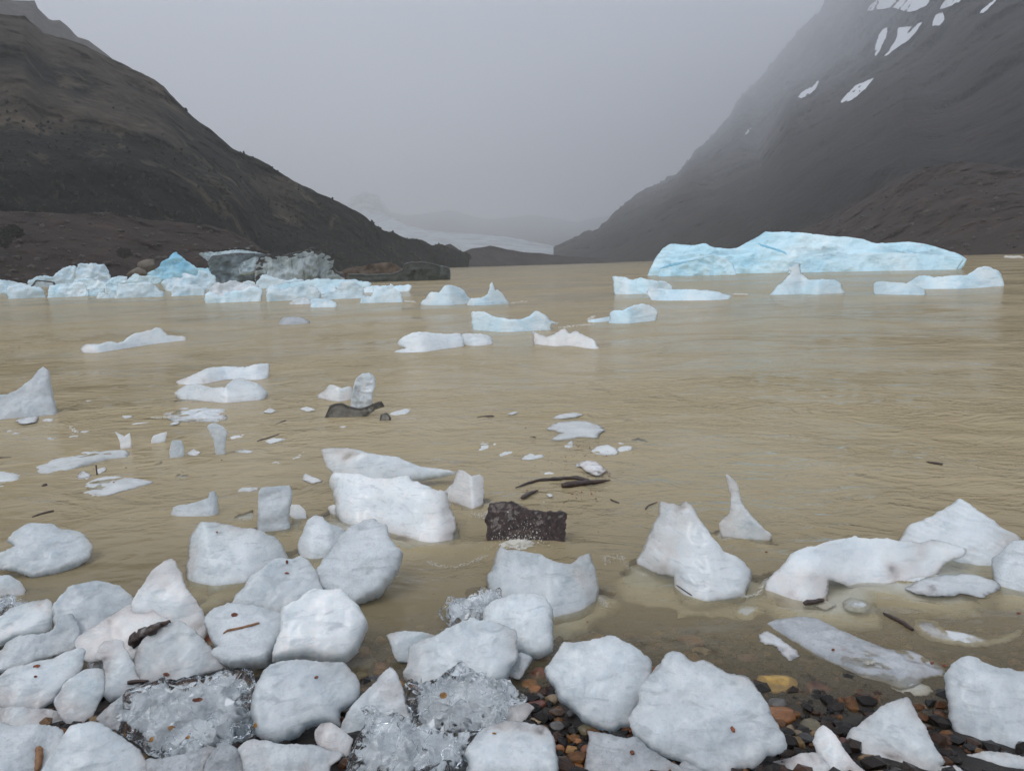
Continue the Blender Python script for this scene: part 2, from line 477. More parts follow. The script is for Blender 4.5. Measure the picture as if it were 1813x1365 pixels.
M['glacier'] = rock_mat('glacier_ice', [(0.36, (0.16, 0.18, 0.20)), (0.5, (0.36, 0.43, 0.48)), (0.68, (0.58, 0.65, 0.70))], 0.008, 0.7, 0.9, 10.0, world=True, detail=10)
M['icefall'] = rock_mat('broken_icefall', [(0.40, (0.08, 0.085, 0.09)), (0.50, (0.40, 0.46, 0.50)), (0.65, (0.66, 0.73, 0.78))], 0.006, 0.8, 0.9, 20.0, world=True, detail=10)
M['scrub'] = rock_mat('dark_scrub', [(0.3, (0.008, 0.009, 0.006)), (0.7, (0.030, 0.032, 0.020))], 1.0, 0.9, 0.5, 0.2, world=True)

# ------------------------------------------------------------------ pixel reading helpers (measured on the photograph)
Zs = {'Z1': (0, 880, 4.317), 'Z2': (0, 1080, 4.317), 'Z3': (320, 880, 4.317), 'Z4': (320, 1080, 4.317),
      'Z5': (640, 920, 4.120), 'Z6': (600, 1080, 4.317), 'Z7': (900, 1080, 3.4865), 'Z8': (1320, 1080, 3.6775),
      'Y1': (0, 380, 3.941), 'Y2': (340, 400, 3.777), 'Y3': (680, 400, 3.626), 'Y4': (1040, 380, 2.3454),
      'Y5': (0, 620, 3.777), 'Y6': (400, 640, 3.626), 'Y7': (800, 700, 4.029), 'Y8': (1100, 800, 2.5428), 'P': (0, 0, 1.0)}


def PX(key, pts):
    ox, oy, s = Zs[key]
    return [(ox + x / s, oy + y / s) for x, y in pts]


def bed_z(x, y):
    """height of the lake bed and beach"""
    shore = 2.30 - 0.10 * x + 0.05 * np.sin(x * 3.1)
    t = shore - y
    z = np.where(t > 0, 0.10 * t, 0.10 * t)
    return np.maximum(z, -3.0)


def ground_hit(px, lift=0.0, bed=False):
    d = rays([px])[0]
    if not bed:
        t = (CAM_H - lift) / max(-d[2], 1e-4)
        return CAM + d * t
    t = 1.0
    for _ in range(40):
        p = CAM + d * t
        e = p[2] - max(float(bed_z(p[0], p[1])), lift if lift > 0 else -9)
        t += e * 1.2
    return CAM + d * t


BV, BF = [], []          # everything solid near the shore, for resting twigs and for the water's depth


def remember(V, Fc):
    n0 = sum(len(v) for v in BV)
    BV.append(np.asarray(V, float))
    BF.extend([[i + n0 for i in f] for f in Fc])


def smooth_poly(P, n):
    P = np.asarray(P, float)
    k = len(P)
    segs = np.linalg.norm(np.roll(P, -1, 0) - P, axis=1)
    out = []
    per = segs.sum()
    for i in range(k):
        p0, p1, p2, p3 = P[i - 1], P[i], P[(i + 1) % k], P[(i + 2) % k]
        m_ = max(1, int(round(n * segs[i] / per)))
        for j in range(m_):
            t = j / m_
            cr = 0.5 * (2 * p1 + (p2 - p0) * t + (2 * p0 - 5 * p1 + 4 * p2 - p3) * t * t + (3 * p1 - p0 - 3 * p2 + p3) * t ** 3)
            ln = p1 + (p2 - p1) * t
            out.append(0.45 * cr + 0.55 * ln)
    return np.array(out)


def inflate(poly2, seed, T, back, edge_r, n_in, n_out, rough, facets, oroll, strata=None):
    """a lump from a plan outline: 2-D outline, facetted bulge to the front and the back"""
    rg = np.random.default_rng(seed)
    P = smooth_poly(poly2, n_out)
    nx = np.roll(P, -1, 0) - np.roll(P, 1, 0)
    nl = np.linalg.norm(nx, axis=1, keepdims=True) + 1e-9
    nrm = np.stack([nx[:, 1], -nx[:, 0]], 1) / nl
    size = math.sqrt(abs(0.5 * np.sum(P[:, 0] * np.roll(P[:, 1], -1) - P[:, 1] * np.roll(P[:, 0], -1))))
    off = rg.uniform(-50, 50, 3)
    q = np.concatenate([P / size * 5.0, np.zeros((len(P), 1))], 1) + off
    P = P + nrm * (fbm(q, 6, 0.66) * oroll * size)[:, None]
    lo, hi = P.min(0), P.max(0)
    sp = math.sqrt(size * size / n_in)
    gx = np.arange(lo[0], hi[0], sp); gy = np.arange(lo[1], hi[1], sp * 0.87)
    G = np.array([(x + (sp / 2 if j % 2 else 0), y) for j, y in enumerate(gy) for x in gx])
    G = G + rg.uniform(-0.22, 0.22, G.shape) * sp
    # inside test
    ins = np.zeros(len(G), bool)
    A, B = P, np.roll(P, -1, 0)
    for a, b in zip(A, B):
        c = ((a[1] > G[:, 1]) != (b[1] > G[:, 1]))
        with np.errstate(divide='ignore', invalid='ignore'):
            xx = (b[0] - a[0]) * (G[:, 1] - a[1]) / (b[1] - a[1]) + a[0]
        ins ^= c & (G[:, 0] < xx)
    G = G[ins]

    def bdist(Q):
        best = np.full(len(Q), 1e9)
        for a, b in zip(A, B):
            ab = b - a
            t = np.clip(((Q - a) @ ab) / (ab @ ab + 1e-12), 0, 1)
            best = np.minimum(best, np.linalg.norm(Q - a - t[:, None] * ab, axis=1))
        return best
    if len(G):
        G = G[bdist(G) > sp * 0.45]
    co = [Vector(p) for p in P] + [Vector(p) for p in G]
    res = delaunay_2d_cdt(co, [], [list(range(len(P)))], 1, 1e-7)
    V2 = np.array([(v.x, v.y) for v in res[0]])
    tris = [tuple(f) for f in res[2]]
    d = bdist(V2)
    on = d < sp * 0.02
    d[on] = 0
    dm = max(d.max(), 1e-6)
    er = edge_r * dm
    f = np.sqrt(np.clip(1 - (1 - np.minimum(d / er, 1)) ** 2, 0, 1))
    slow = np.clip(d / dm, 0, 1)
    c0 = V2.mean(0)

    def face(TT):
        h = TT * (0.72 * f + 0.28 * slow * f)
        k_ = 0.07 * TT
        acc = np.exp(-np.clip(h / k_, -40, 40))
        for _ in range(facets):
            ang = rg.uniform(0, 2 * math.pi)
            g = np.array([math.cos(ang), math.sin(ang)]) * rg.uniform(0.25, 1.0) * TT / dm
            ck = c0 + rg.normal(size=2) * dm * 0.5
            pl = TT * rg.uniform(0.55, 0.95) + (V2 - ck) @ g * 0.8
            acc = acc + np.exp(-np.clip(pl / k_, -40, 40))
        h = np.maximum(-k_ * np.log(acc), 0.10 * TT * f)
        q = np.concatenate([V2 / dm * 1.1, np.zeros((len(V2), 1))], 1) + rg.uniform(-40, 40, 3)
        h = h + rough * TT * f * (fbm(q, 4, 0.42) + 0.5 * (fbm(q * 1.3 + 9, 3, 0.4, ridged=True) - 0.6))
        if strata:
            lam, am, ang = strata
            vv = (V2[:, 1] * math.cos(ang) - V2[:, 0] * math.sin(ang)) / lam
            q = np.concatenate([V2 / dm * 0.9, np.zeros((len(V2), 1))], 1) + 7.7
            vv = vv + 0.9 * fbm(q, 4, 0.5)
            fr_ = vv - np.floor(vv)
            mod = np.clip(0.5 + fbm(q * 1.7 + 5, 3), 0.1, 1)
            h = h + am * TT * f * mod * (fr_ ** 1.5 - 0.4)
        return h
    hf, hb = face(T), -face(back)
    hf[on] = 0
    n = len(V2)
    bidx = np.full(n, -1)
    V = [np.concatenate([V2, hf[:, None]], 1)]
    inner = np.where(~on)[0]
    bidx[on] = np.where(on)[0]
    bidx[inner] = n + np.arange(len(inner))
    V.append(np.concatenate([V2[inner], hb[inner][:, None]], 1))
    V = np.concatenate(V)
    edge = np.clip(np.concatenate([d, d[inner]]) / (0.45 * dm), 0, 1)
    # orientation
    a, b, c = (V2[tris[0][i]] for i in range(3))
    ccw = (b[0] - a[0]) * (c[1] - a[1]) - (b[1] - a[1]) * (c[0] - a[0]) > 0
    Fc = []
    for t in tris:
        if not ccw: t = t[::-1]
        Fc.append(list(t))
        bt = [int(bidx[i]) for i in t[::-1]]
        if not (on[t[0]] and on[t[1]] and on[t[2]]): Fc.append(bt)
    return V, Fc, edge, dm, size


_seed = [100]


def chunk(name, label, cat, group, mat, key, pts, tilt=52, T=0.50, back=0.9, sub=0.0, edge=0.22, n=500, no=90, rough=0.15, facets=4,
          oroll=0.012, yaw=0, bed=True, dd=0.0, lift=0.0, clear=0.0, flat=None, base=None, parent=None, D=None, foot_follow=0.0, strata=None, skirt=0.0):
    """outline in photo pixels -> a solid at its own distance. tilt: how far the broad face leans back; T, back: bulge relative to the
    half width; sub: metres of hidden foot below the water; flat: floats flat at this height"""
    _seed[0] += 1
    px = PX(key, pts)
    if base: bp = PX(key, [base])[0]
    else: bp = max(px, key=lambda p: p[1] + 0.0275 * p[0])
    if D:
        P0 = at_dist(bp[0], bp[1], D)
    else:
        P0 = ground_hit(bp, lift if not bed else 0.012, bed)
    h = P0 - CAM; h[2] = 0; h /= np.linalg.norm(h)
    P0 = P0 + h * dd
    ya = R(yaw)
    h = np.array([h[0] * math.cos(ya) - h[1] * math.sin(ya), h[0] * math.sin(ya) + h[1] * math.cos(ya), 0])
    if flat is not None:
        tilt = 90
        P0 = P0 + np.array([0, 0, flat - P0[2]])
    t = R(tilt)
    r = np.array([h[1], -h[0], 0])
    u = np.array([0, 0, 1.0]) * math.cos(t) + h * math.sin(t)
    nn = -h * math.cos(t) + np.array([0, 0, 1.0]) * math.sin(t)
    dr = rays(px)
    s = ((P0 - CAM) @ nn) / (dr @ nn)
    W = CAM + dr * s[:, None] - P0
    q = np.stack([W @ r, W @ u], 1)
    area = 0.5 * np.sum(q[:, 0] * np.roll(q[:, 1], -1) - q[:, 1] * np.roll(q[:, 0], -1))
    if area < 0: q = q[::-1]
    foot = None
    if sub:
        H = np.ptp(q[:, 1])
        if foot_follow:
            # the traced waterline is where the body meets the water: columns further back stand further back
            Q = smooth_poly(q, 240)
            ga = np.linspace(q[:, 0].min(), q[:, 0].max(), 60)
            idx = np.clip(((Q[:, 0] - ga[0]) / (ga[-1] - ga[0]) * 59).round().astype(int), 0, 59)
            lowc = np.full(60, 1e9)
            np.minimum.at(lowc, idx, Q[:, 1])
            okc = lowc < 1e8
            lowc = np.interp(ga, ga[okc], lowc[okc])
            lowc = np.minimum(lowc, q[:, 1].min() + foot_follow * H)
            lp = np.pad(lowc, 2, mode='edge'); lowc = (lp[:-4] + lp[1:-3] + lp[2:-2] + lp[3:-1] + lp[4:]) / 5
            foot = (ga, lowc)
        tg = np.roll(q, -1, 0) - np.roll(q, 1, 0)
        ny = -tg[:, 0] / (np.linalg.norm(tg, axis=1) + 1e-9)
        lim = (np.interp(q[:, 0], *foot) + 0.05 * H) if foot else (q[:, 1].min() + 0.34 * H)
        low = (q[:, 1] <= lim) & (ny < -0.2)
        q[low, 1] -= (sub + (0 if foot else np.maximum(q[low, 1], 0))) / max(math.cos(t), 0.4)
    dmx = math.sqrt(abs(area)) * 0.5
    asp = abs(area) / max(np.ptp(q[:, 0]), np.ptp(q[:, 1])) * 0.5
    Tm = min(dmx, asp * 1.15)
    V, Fc, ed, dm, size = inflate(q, _seed[0], T * Tm, back * Tm, edge, n, no, rough, facets, oroll, strata)
    Wd = P0[None] + V[:, :1] * r[None] + V[:, 1:2] * u[None] + V[:, 2:3] * nn[None]
    if foot:
        fa, fb = foot
        bot = P0[None] + fa[:, None] * r[None] + fb[:, None] * u[None]
        dz = np.maximum(bot[:, 2], 0)
        hd_ = np.linalg.norm((bot - CAM)[:, :2], axis=1)
        sl_ = hd_ / (CAM_H - bot[:, 2])
        back_ = np.minimum(dz * sl_, np.ptp(fa) * 0.8)
        gap = np.abs(fa[:, None] - fa[None, :])
        back_ = np.min(back_[None, :] + 1.1 * gap, axis=1)
        bp_ = np.pad(back_, 3, mode='edge'); back_ = sum(bp_[k:k + 60] for k in range(7)) / 7
        kk = np.interp(V[:, 0], fa, (hd_ + back_) / hd_)
        Wd = CAM + (Wd - CAM) * kk[:, None]
    if clear:
        lam = 0.05
        qn = Wd / lam + _seed[0]
        k = np.clip(ed * 3, 0.25, 1)
        for ax in range(3):
            Wd[:, ax] += clear * k * (1.3 * perlin(qn + 31 * ax) + 0.5 * (1 - 2 * np.abs(perlin(qn * 0.8 + 77 * ax))) + .35 * perlin(qn * 2.3 + 9 * ax) - 0.3)
    o = new_mesh(name, Wd, Fc, M[mat], True, {'edge': ed}, P0, parent)
    if parent is None: tag(o, label, cat, group)
    elif label: o['label'] = label
    if np.linalg.norm(P0 - CAM) < 16: remember(Wd, Fc)
    if skirt:
        lowp = Wd[np.abs(Wd[:, 2]) < skirt * .9][:, :2]
        if len(lowp) > 6:
            c = lowp.mean(0)
            dl = lowp - c
            a_ = np.arctan2(dl[:, 1], dl[:, 0]); rd = np.linalg.norm(dl, axis=1)
            rg_ = np.random.default_rng(_seed[0])
            ring = []
            for k in range(26):
                th = -math.pi + 2 * math.pi * k / 26
                dd_ = np.cos(a_ - th)
                ext = np.max(rd * dd_)
                ring.append([th, ext])
            ring = np.array(ring)
            ext = ring[:, 1] + skirt * (1.0 + .5 * rg_.normal(size=26)).clip(.3, 2)
            pl = np.stack([np.cos(ring[:, 0]) * ext, np.sin(ring[:, 0]) * ext], 1)
            w2 = np.ptp(pl, axis=0).min() * .5
            Vs, Fs_, es, _, _ = inflate(pl, _seed[0] + 5000, skirt * .9, skirt * .8, .95, 420, 80, .25, 2, .03)
            Ws = np.concatenate([Vs[:, :2] + c, Vs[:, 2:3] - skirt * .97], 1)
            new_mesh('submerged_base', Ws, Fs_, M['slush'], True, {'edge': es}, (c[0], c[1], 0), parent or o)
            remember(Ws, Fs_)
    return o


# ================================================================== the ice, piece by piece
G_SH = 'ice chunks stranded along the shore'
G_FL = 'ice blocks floating off the shore'
G_SL = 'slushy ice fragments drifting on the silty water'
G_MID = 'ice floes out on the lake'
G_CL = 'small bergs of the far ice jam'
G_CLR = 'clear glassy ice on the shore'


def sh(label, mat, key, pts, **kw):
    kw.setdefault('n', 1500); kw.setdefault('no', 240); kw.setdefault('oroll', .02)
    cx, cy = sum(p[0] for p in pts) / len(pts), sum(p[1] for p in pts) / len(pts)
    pts = [(cx + (x - cx) * 1.045, cy + (y - cy) * 1.045) for x, y in pts]
    return chunk('ice_chunk', label, 'ice chunk', G_SH, mat, key, pts, **kw)


def clr(label, key, pts, **kw):
    kw.setdefault('n', 5200); kw.setdefault('no', 260); kw.setdefault('clear', 0.019); kw.setdefault('oroll', 0.03); kw.setdefault('back', .45)
    o = chunk('clear_ice_chunk', label, 'clear ice', G_CLR, 'clear', key, pts, **kw)
    if kw['n'] > 1000:
        cx, cy = sum(p[0] for p in pts) / len(pts), sum(p[1] for p in pts) / len(pts)
        inner = [(cx + (x - cx) * .86, cy + (y - cy) * .86) for x, y in pts]
        low = max(pts, key=lambda p: p[1])
        k2 = dict(kw); k2.update(n=2600, no=200, clear=0.014, oroll=.16, T=.2, back=.2, rough=1.0, base=low, dd=.035)
        chunk('frosted_core', None, None, None, 'core', key, inner, parent=o, **k2)  # hidden white body added so the clear ice looks brighter
    return o


def fl(label, mat, key, pts, **kw):
    kw.setdefault('tilt', 28); kw.setdefault('sub', 0.08); kw.setdefault('n', 1100); kw.setdefault('no', 220); kw.setdefault('foot_follow', .6); kw.setdefault('oroll', .016); kw.setdefault('skirt', .06)
    return chunk('ice_block', label, 'ice block', G_FL, mat, key, pts, bed=False, **kw)


def sl(label, key, pts, mat='slush', flat=-0.010, **kw):
    kw.setdefault('T', 0.2); kw.setdefault('back', 0.25); kw.setdefault('n', 260); kw.setdefault('no', 70)
    kw.setdefault('rough', 0.5); kw.setdefault('edge', 1.0); kw.setdefault('oroll', 0.05)
    return chunk('ice_fragment', label, 'ice fragment', G_SL, mat, key, pts, bed=False, flat=flat, **kw)


def mid(label, key, pts, mat='pale', **kw):
    kw.setdefault('tilt', 22); kw.setdefault('sub', 0.3); kw.setdefault('n', 700); kw.setdefault('no', 180); kw.setdefault('foot_follow', .45); kw.setdefault('oroll', 0.02)
    return chunk('ice_floe', label, 'ice floe', G_MID, mat, key, pts, bed=False, **kw)


def jam(label, key, pts, mat='pale', **kw):
    kw.setdefault('tilt', 16); kw.setdefault('sub', 0.8); kw.setdefault('n', 600); kw.setdefault('no', 150); kw.setdefault('oroll', 0.035); kw.setdefault('rough', .38); kw.setdefault('facets', 7); kw.setdefault('T', .8)
    return chunk('small_berg', label, 'small iceberg', G_CL, mat, key, pts, bed=False, **kw)


# ---- stranded along the shore
sh('broad flat white chunk with a dark crack across its top, afloat at the left shore', 'white', 'Z1', [(-90, 480), (0, 440), (120, 385), (65, 340), (110, 285), (200, 240), (310, 222), (400, 230), (490, 270), (555, 258), (610, 275), (660, 330), (697, 380), (685, 440), (640, 490), (530, 545), (400, 585), (230, 598), (180, 570), (0, 545), (-90, 560)], tilt=58)
sh('rounded white chunk cut by the left frame edge above a glassy sliver', 'white', 'Z1', [(0, 600), (70, 605), (150, 650), (190, 710), (180, 750), (150, 780), (60, 775), (-110, 790), (-110, 600)])
clr('glassy clear sliver under the rounded chunk at the left frame edge', 'Z1', [(0, 770), (100, 760), (200, 785), (220, 800), (150, 830), (60, 850), (0, 890), (-110, 890), (-110, 780)], n=1500)
sh('smooth pinkish white chunk with a rounded top corner beside a small dark gap', 'white', 'Z1', [(-110, 950), (0, 910), (90, 850), (200, 810), (350, 788), (385, 800), (402, 860), (400, 950), (390, 1020), (330, 1060), (120, 1080), (0, 1140), (-110, 1140)])
sh('dome shaped white chunk behind the smooth sloping one, water right above it', 'white', 'Z1', [(410, 860), (440, 800), (520, 720), (620, 680), (740, 655), (830, 670), (920, 700), (980, 740), (1015, 800), (1010, 850), (980, 900), (880, 960), (760, 1040), (620, 1100), (500, 1080), (430, 980)])
sh('yellowish translucent chunk with a sandy lower edge wedged among white ones', 'grey', 'Z1', [(-60, 1200), (20, 1160), (60, 1110), (150, 1060), (300, 1060), (400, 1020), (440, 930), (540, 900), (600, 1000), (600, 1090), (580, 1150), (450, 1200), (330, 1230), (200, 1290), (80, 1330), (-60, 1330)])
sh('tall pointed white chunk like a small peak beside the dark water', 'bright', 'Z1', [(1020, 800), (1060, 730), (1120, 640), (1180, 560), (1260, 500), (1310, 484), (1340, 500), (1380, 590), (1430, 710), (1500, 800), (1545, 880), (1572, 960), (1570, 1040), (1545, 1080), (1480, 1080), (1300, 1000), (1180, 940), (1020, 900)], tilt=40, facets=6)
sh('smooth sloping white chunk with the dark bark lying against it', 'bright', 'Z1', [(580, 1110), (620, 1060), (700, 1000), (820, 930), (920, 860), (1010, 820), (1090, 820), (1160, 860), (1220, 910), (1300, 960), (1240, 1060), (1120, 1190), (1000, 1250), (900, 1230), (700, 1250), (600, 1170)], rough=.12)
sh('broad blue white chunk right below the dark bark', 'white', 'Z2', [(1035, 380), (1060, 280), (1140, 200), (1230, 140), (1350, 90), (1450, 130), (1540, 210), (1620, 300), (1680, 400), (1720, 440), (1600, 470), (1500, 510), (1400, 560), (1250, 560), (1100, 540), (1040, 460)], tilt=55)
sh('narrow column shaped chunk between the barked slope and the leaf specked slab', 'white', 'Z2', [(730, 370), (760, 290), (800, 245), (880, 235), (940, 245), (960, 310), (1000, 370), (1040, 440), (1090, 530), (1010, 610), (940, 660), (840, 690), (790, 640), (800, 500), (790, 400)])
clr('small clear lump set beside the column shaped chunk', 'Z2', [(665, 420), (690, 385), (770, 375), (800, 400), (795, 440), (720, 455), (670, 440)], n=500, clear=.004)
sh('leaf specked slab with a glassy lower right corner', 'white', 'Z2', [(-110, 560), (0, 520), (100, 450), (200, 420), (270, 390), (400, 375), (480, 330), (560, 300), (610, 295), (642, 320), (630, 390), (600, 460), (570, 520), (520, 560), (480, 620), (400, 690), (280, 770), (100, 770), (0, 740), (-110, 740)], tilt=55)
sh('pale sloping chunk above the triangular dark gap', 'white', 'Z2', [(500, 570), (580, 510), (640, 470), (740, 450), (790, 470), (800, 560), (790, 640), (750, 700), (720, 780), (680, 840), (600, 890), (520, 870), (450, 790), (420, 690)])
sh('thin overhanging slab with a straight blunt end, at the left frame edge', 'white', 'Z2', [(-110, 760), (60, 745), (280, 750), (440, 770), (540, 752), (592, 780), (560, 830), (500, 880), (460, 910), (350, 905), (200, 935), (0, 965), (-110, 965)], T=.5)
sh('grey streaked chunk with a tan stick lying upright on it', 'grey', 'Z2', [(-110, 870), (0, 860), (110, 885), (250, 875), (400, 885), (480, 930), (490, 1010), (470, 1090), (420, 1190), (400, 1290), (-110, 1290)], tilt=55)
sh('large smooth dome at the bottom left below the triangular gap', 'white', 'Z2', [(480, 980), (540, 900), (600, 875), (680, 860), (760, 870), (850, 920), (960, 990), (1060, 1070), (1110, 1140), (1130, 1290), (350, 1290), (380, 1140)], rough=.12)
clr('large crackled clear ice mass with bits of bark frozen inside, near the bottom left', 'P', [(214, 1265), (219, 1230), (232, 1217), (262, 1209), (290, 1197), (315, 1203), (345, 1195), (400, 1186), (440, 1183), (453, 1205), (449, 1258), (440, 1300), (415, 1312), (395, 1330), (370, 1345), (345, 1348), (300, 1342), (262, 1336), (235, 1312), (216, 1294)], tilt=55, n=7000)
clr('bright glassy lump joining the crackled mass to the big white chunk', 'Z4', [(250, 880), (330, 830), (420, 790), (540, 770), (640, 830), (620, 930), (560, 990), (460, 1040), (380, 1030), (320, 960)], n=2600)
sh('thin grey wedge of ice beside the triangular dark gap', 'dim', 'Z2', [(740, 830), (850, 720), (940, 655), (960, 720), (950, 830), (940, 920), (850, 910)])
sh('dull grey chunk under the crackled clear mass', 'dim', 'Z2', [(1130, 1140), (1250, 1130), (1400, 1100), (1500, 1070), (1590, 1040), (1660, 1060), (1590, 1120), (1560, 1180), (1520, 1290), (1160, 1290)])
sh('dark grey translucent chunk by the bottom black gap', 'dim', 'Z4', [(200, 1150), (260, 1070), (330, 1010), (400, 1040), (460, 1080), (500, 1170), (530, 1290), (180, 1290)])
sh('streaked half clear slab with a curved twig on it', 'grey', 'Z3', [(200, 910), (240, 870), (330, 850), (400, 830), (560, 850), (700, 880), (780, 900), (790, 980), (770, 1060), (740, 1150), (700, 1230), (640, 1290), (560, 1300), (400, 1295), (300, 1260), (225, 1210), (220, 1170), (290, 1150), (250, 1110), (210, 1020), (185, 960)], tilt=60, T=.5)
sh('white chunk with two brown flecks, behind the egg shaped one', 'white', 'Z3', [(400, 800), (440, 740), (500, 680), (540, 610), (600, 570), (680, 520), (740, 490), (800, 480), (850, 490), (910, 460), (970, 490), (1000, 530), (1040, 590), (1060, 660), (1085, 740), (1000, 790), (900, 850), (780, 920), (600, 880), (480, 860), (400, 830)])
fl('large four sided white slab standing in the water with a dark fleck on it', 'white', 'Z3', [(60, 320), (100, 260), (150, 190), (220, 190), (350, 205), (450, 235), (610, 240), (650, 280), (720, 295), (760, 340), (800, 400), (825, 450), (790, 490), (700, 540), (600, 590), (510, 630), (400, 650), (250, 675), (130, 655), (50, 620), (35, 560), (60, 440)], tilt=48, sub=.04)
fl('greyish triangular chunk behind the speckled oval slab', 'grey', 'Z3', [(890, 380), (920, 290), (970, 180), (1020, 140), (1080, 150), (1130, 200), (1250, 250), (1240, 310), (1200, 390), (1140, 470), (1000, 480), (920, 440)], tilt=40, sub=.04)
sh('speckled grey oval slab with a gritty top edge', 'grey', 'Z3', [(1045, 570), (1080, 500), (1160, 400), (1220, 310), (1290, 240), (1400, 185), (1480, 180), (1560, 230), (1600, 330), (1640, 400), (1690, 440), (1650, 560), (1590, 650), (1510, 740), (1420, 790), (1330, 815), (1230, 780), (1150, 740), (1070, 660)], T=.5, tilt=45)
sh('big smooth egg shaped white chunk with faint ridges', 'bright', 'Z3', [(780, 900), (900, 830), (980, 770), (1080, 755), (1220, 760), (1290, 800), (1360, 880), (1400, 940), (1422, 990), (1390, 1070), (1350, 1180), (1250, 1260), (1180, 1280), (1080, 1270), (960, 1240), (800, 1260), (715, 1250), (735, 1150), (770, 1060)], rough=.14, T=.9)
sh('big rounded white chunk with one red brown leaf fleck, below the egg shaped one', 'white', 'Z4', [(555, 720), (580, 620), (640, 490), (700, 430), (800, 400), (900, 385), (980, 388), (1060, 405), (1120, 405), (1250, 425), (1310, 480), (1350, 560), (1355, 630), (1330, 690), (1260, 740), (1210, 780), (1205, 880), (1100, 860), (1000, 880), (950, 900), (900, 960), (780, 1020), (680, 1000), (600, 960), (560, 830)], rough=.16)
sh('grey flat chunk at the bottom edge below the leaf flecked one', 'grey', 'Z4', [(455, 1060), (520, 1000), (640, 990), (780, 1025), (880, 1030), (1030, 1030), (1120, 1070), (1230, 1100), (1150, 1180), (1080, 1290), (520, 1290), (480, 1140)])
sh('small round white chunk beside the grey triangular slab', 'white', 'Z4', [(1030, 920), (1080, 870), (1160, 865), (1230, 920), (1310, 980), (1290, 1060), (1270, 1120), (1150, 1090), (1060, 1040), (1030, 980)])
sh('grey translucent triangular slab pointing up between orange stones', 'grey', 'Z6', [(20, 900), (60, 800), (130, 700), (230, 600), (310, 520), (385, 450), (440, 500), (470, 580), (500, 680), (530, 780), (580, 870), (490, 900), (350, 930), (220, 970), (100, 1000), (0, 960)], T=.45, tilt=42)
clr('heap of sparkling clear ice with a yellow pebble frozen in, below the big centre slab', 'Z6', [(510, 560), (560, 520), (640, 560), (730, 540), (830, 480), (900, 420), (960, 405), (1010, 450), (1060, 500), (1180, 540), (1260, 570), (1330, 590), (1390, 650), (1430, 700), (1300, 730), (1270, 860), (1150, 910), (1000, 940), (900, 940), (700, 900), (580, 870), (520, 720)], n=7000, T=1.0)
clr('deeply pitted glassy ice at the bottom edge, full of bright hollows', 'Z6', [(90, 1060), (130, 950), (190, 870), (170, 740), (260, 730), (400, 790), (560, 840), (700, 890), (900, 920), (1060, 930), (1030, 1020), (970, 1100), (1020, 1200), (1030, 1290), (90, 1290)], n=8000, T=1.0)
sh('large slab leaning in the centre of the shore, clear ice under its lower edge', 'white', 'Z6', [(505, 470), (540, 400), (555, 280), (640, 240), (760, 190), (860, 130), (960, 85), (1020, 75), (1100, 100), (1200, 110), (1290, 140), (1340, 170), (1350, 300), (1350, 390), (1290, 450), (1260, 560), (1150, 590), (1000, 580), (850, 580), (700, 590), (540, 540)], T=.6)
sh('small pinkish wedge of ice beside the wet amber stones', 'white', 'Z6', [(370, 195), (430, 170), (500, 160), (600, 170), (700, 185), (735, 200), (680, 260), (600, 300), (555, 340), (530, 385), (450, 385), (420, 330), (400, 260)])
sh('squarish slab tucked between the leaning slab and the saddle shaped one', 'white', 'Z5', [(895, 690), (930, 635), (1000, 600), (1100, 570), (1230, 550), (1350, 590), (1390, 700), (1385, 840), (1390, 950), (1320, 995), (1230, 1000), (1150, 975), (1110, 1000), (1040, 930), (900, 800)], T=.5)
fl('saddle shaped white chunk with two raised corners, waves breaking behind it', 'white', 'Z5', [(910, 430), (950, 350), (975, 260), (1010, 190), (1060, 215), (1180, 218), (1240, 240), (1320, 255), (1390, 300), (1460, 320), (1530, 320), (1590, 270), (1665, 243), (1690, 300), (1715, 400), (1735, 510), (1700, 590), (1640, 640), (1540, 680), (1400, 695), (1300, 660), (1100, 600), (950, 520)], tilt=40, facets=6, sub=.03)
clr('small clear crystal lump with bubbles on the left of the saddle shaped chunk', 'Z5', [(585, 650), (630, 560), (740, 565), (850, 540), (880, 490), (940, 510), (1010, 495), (1040, 570), (940, 650), (895, 740), (800, 740), (700, 760), (650, 785), (600, 720)], n=3000, tilt=40)
sh('little dark grey ice piece under the squarish slab', 'dim', 'Z6', [(1340, 340), (1400, 330), (1480, 370), (1440, 440), (1380, 525), (1290, 490), (1290, 440), (1340, 390)])
sh('round pale slab with a pitted lower rim above the gravel', 'white', 'Z7', [(240, 370), (290, 300), (350, 215), (480, 200), (600, 170), (650, 180), (730, 210), (820, 270), (880, 330), (870, 420), (835, 520), (800, 600), (760, 640), (755, 710), (690, 720), (640, 745), (560, 720), (470, 680), (400, 620), (320, 560), (300, 480), (255, 430)], T=.5, tilt=48)
sh('largest white slab on the shore, angular, with a single curled red leaf', 'white', 'Z7', [(760, 670), (790, 620), (825, 560), (830, 480), (880, 420), (950, 370), (980, 300), (1030, 272), (1090, 290), (1130, 320), (1220, 330), (1290, 360), (1370, 400), (1480, 420), (1530, 510), (1590, 590), (1640, 680), (1680, 770), (1698, 820), (1670, 860), (1580, 900), (1520, 955), (1400, 960), (1370, 1010), (1200, 985), (1050, 920), (930, 880), (850, 820), (790, 750)], tilt=50, facets=5, n=1300)
sh('dark grey glassy chunk at the bottom edge under the largest slab', 'dim', 'Z7', [(495, 870), (510, 790), (500, 750), (600, 760), (720, 790), (800, 790), (850, 840), (960, 910), (1050, 960), (1200, 1000), (1220, 1060), (500, 1060)], T=.5)
sh('small dull nub of ice at the bottom edge against the largest slab', 'dim', 'Z7', [(1055, 960), (1090, 930), (1150, 960), (1210, 1000), (1210, 1030), (1080, 1030)])
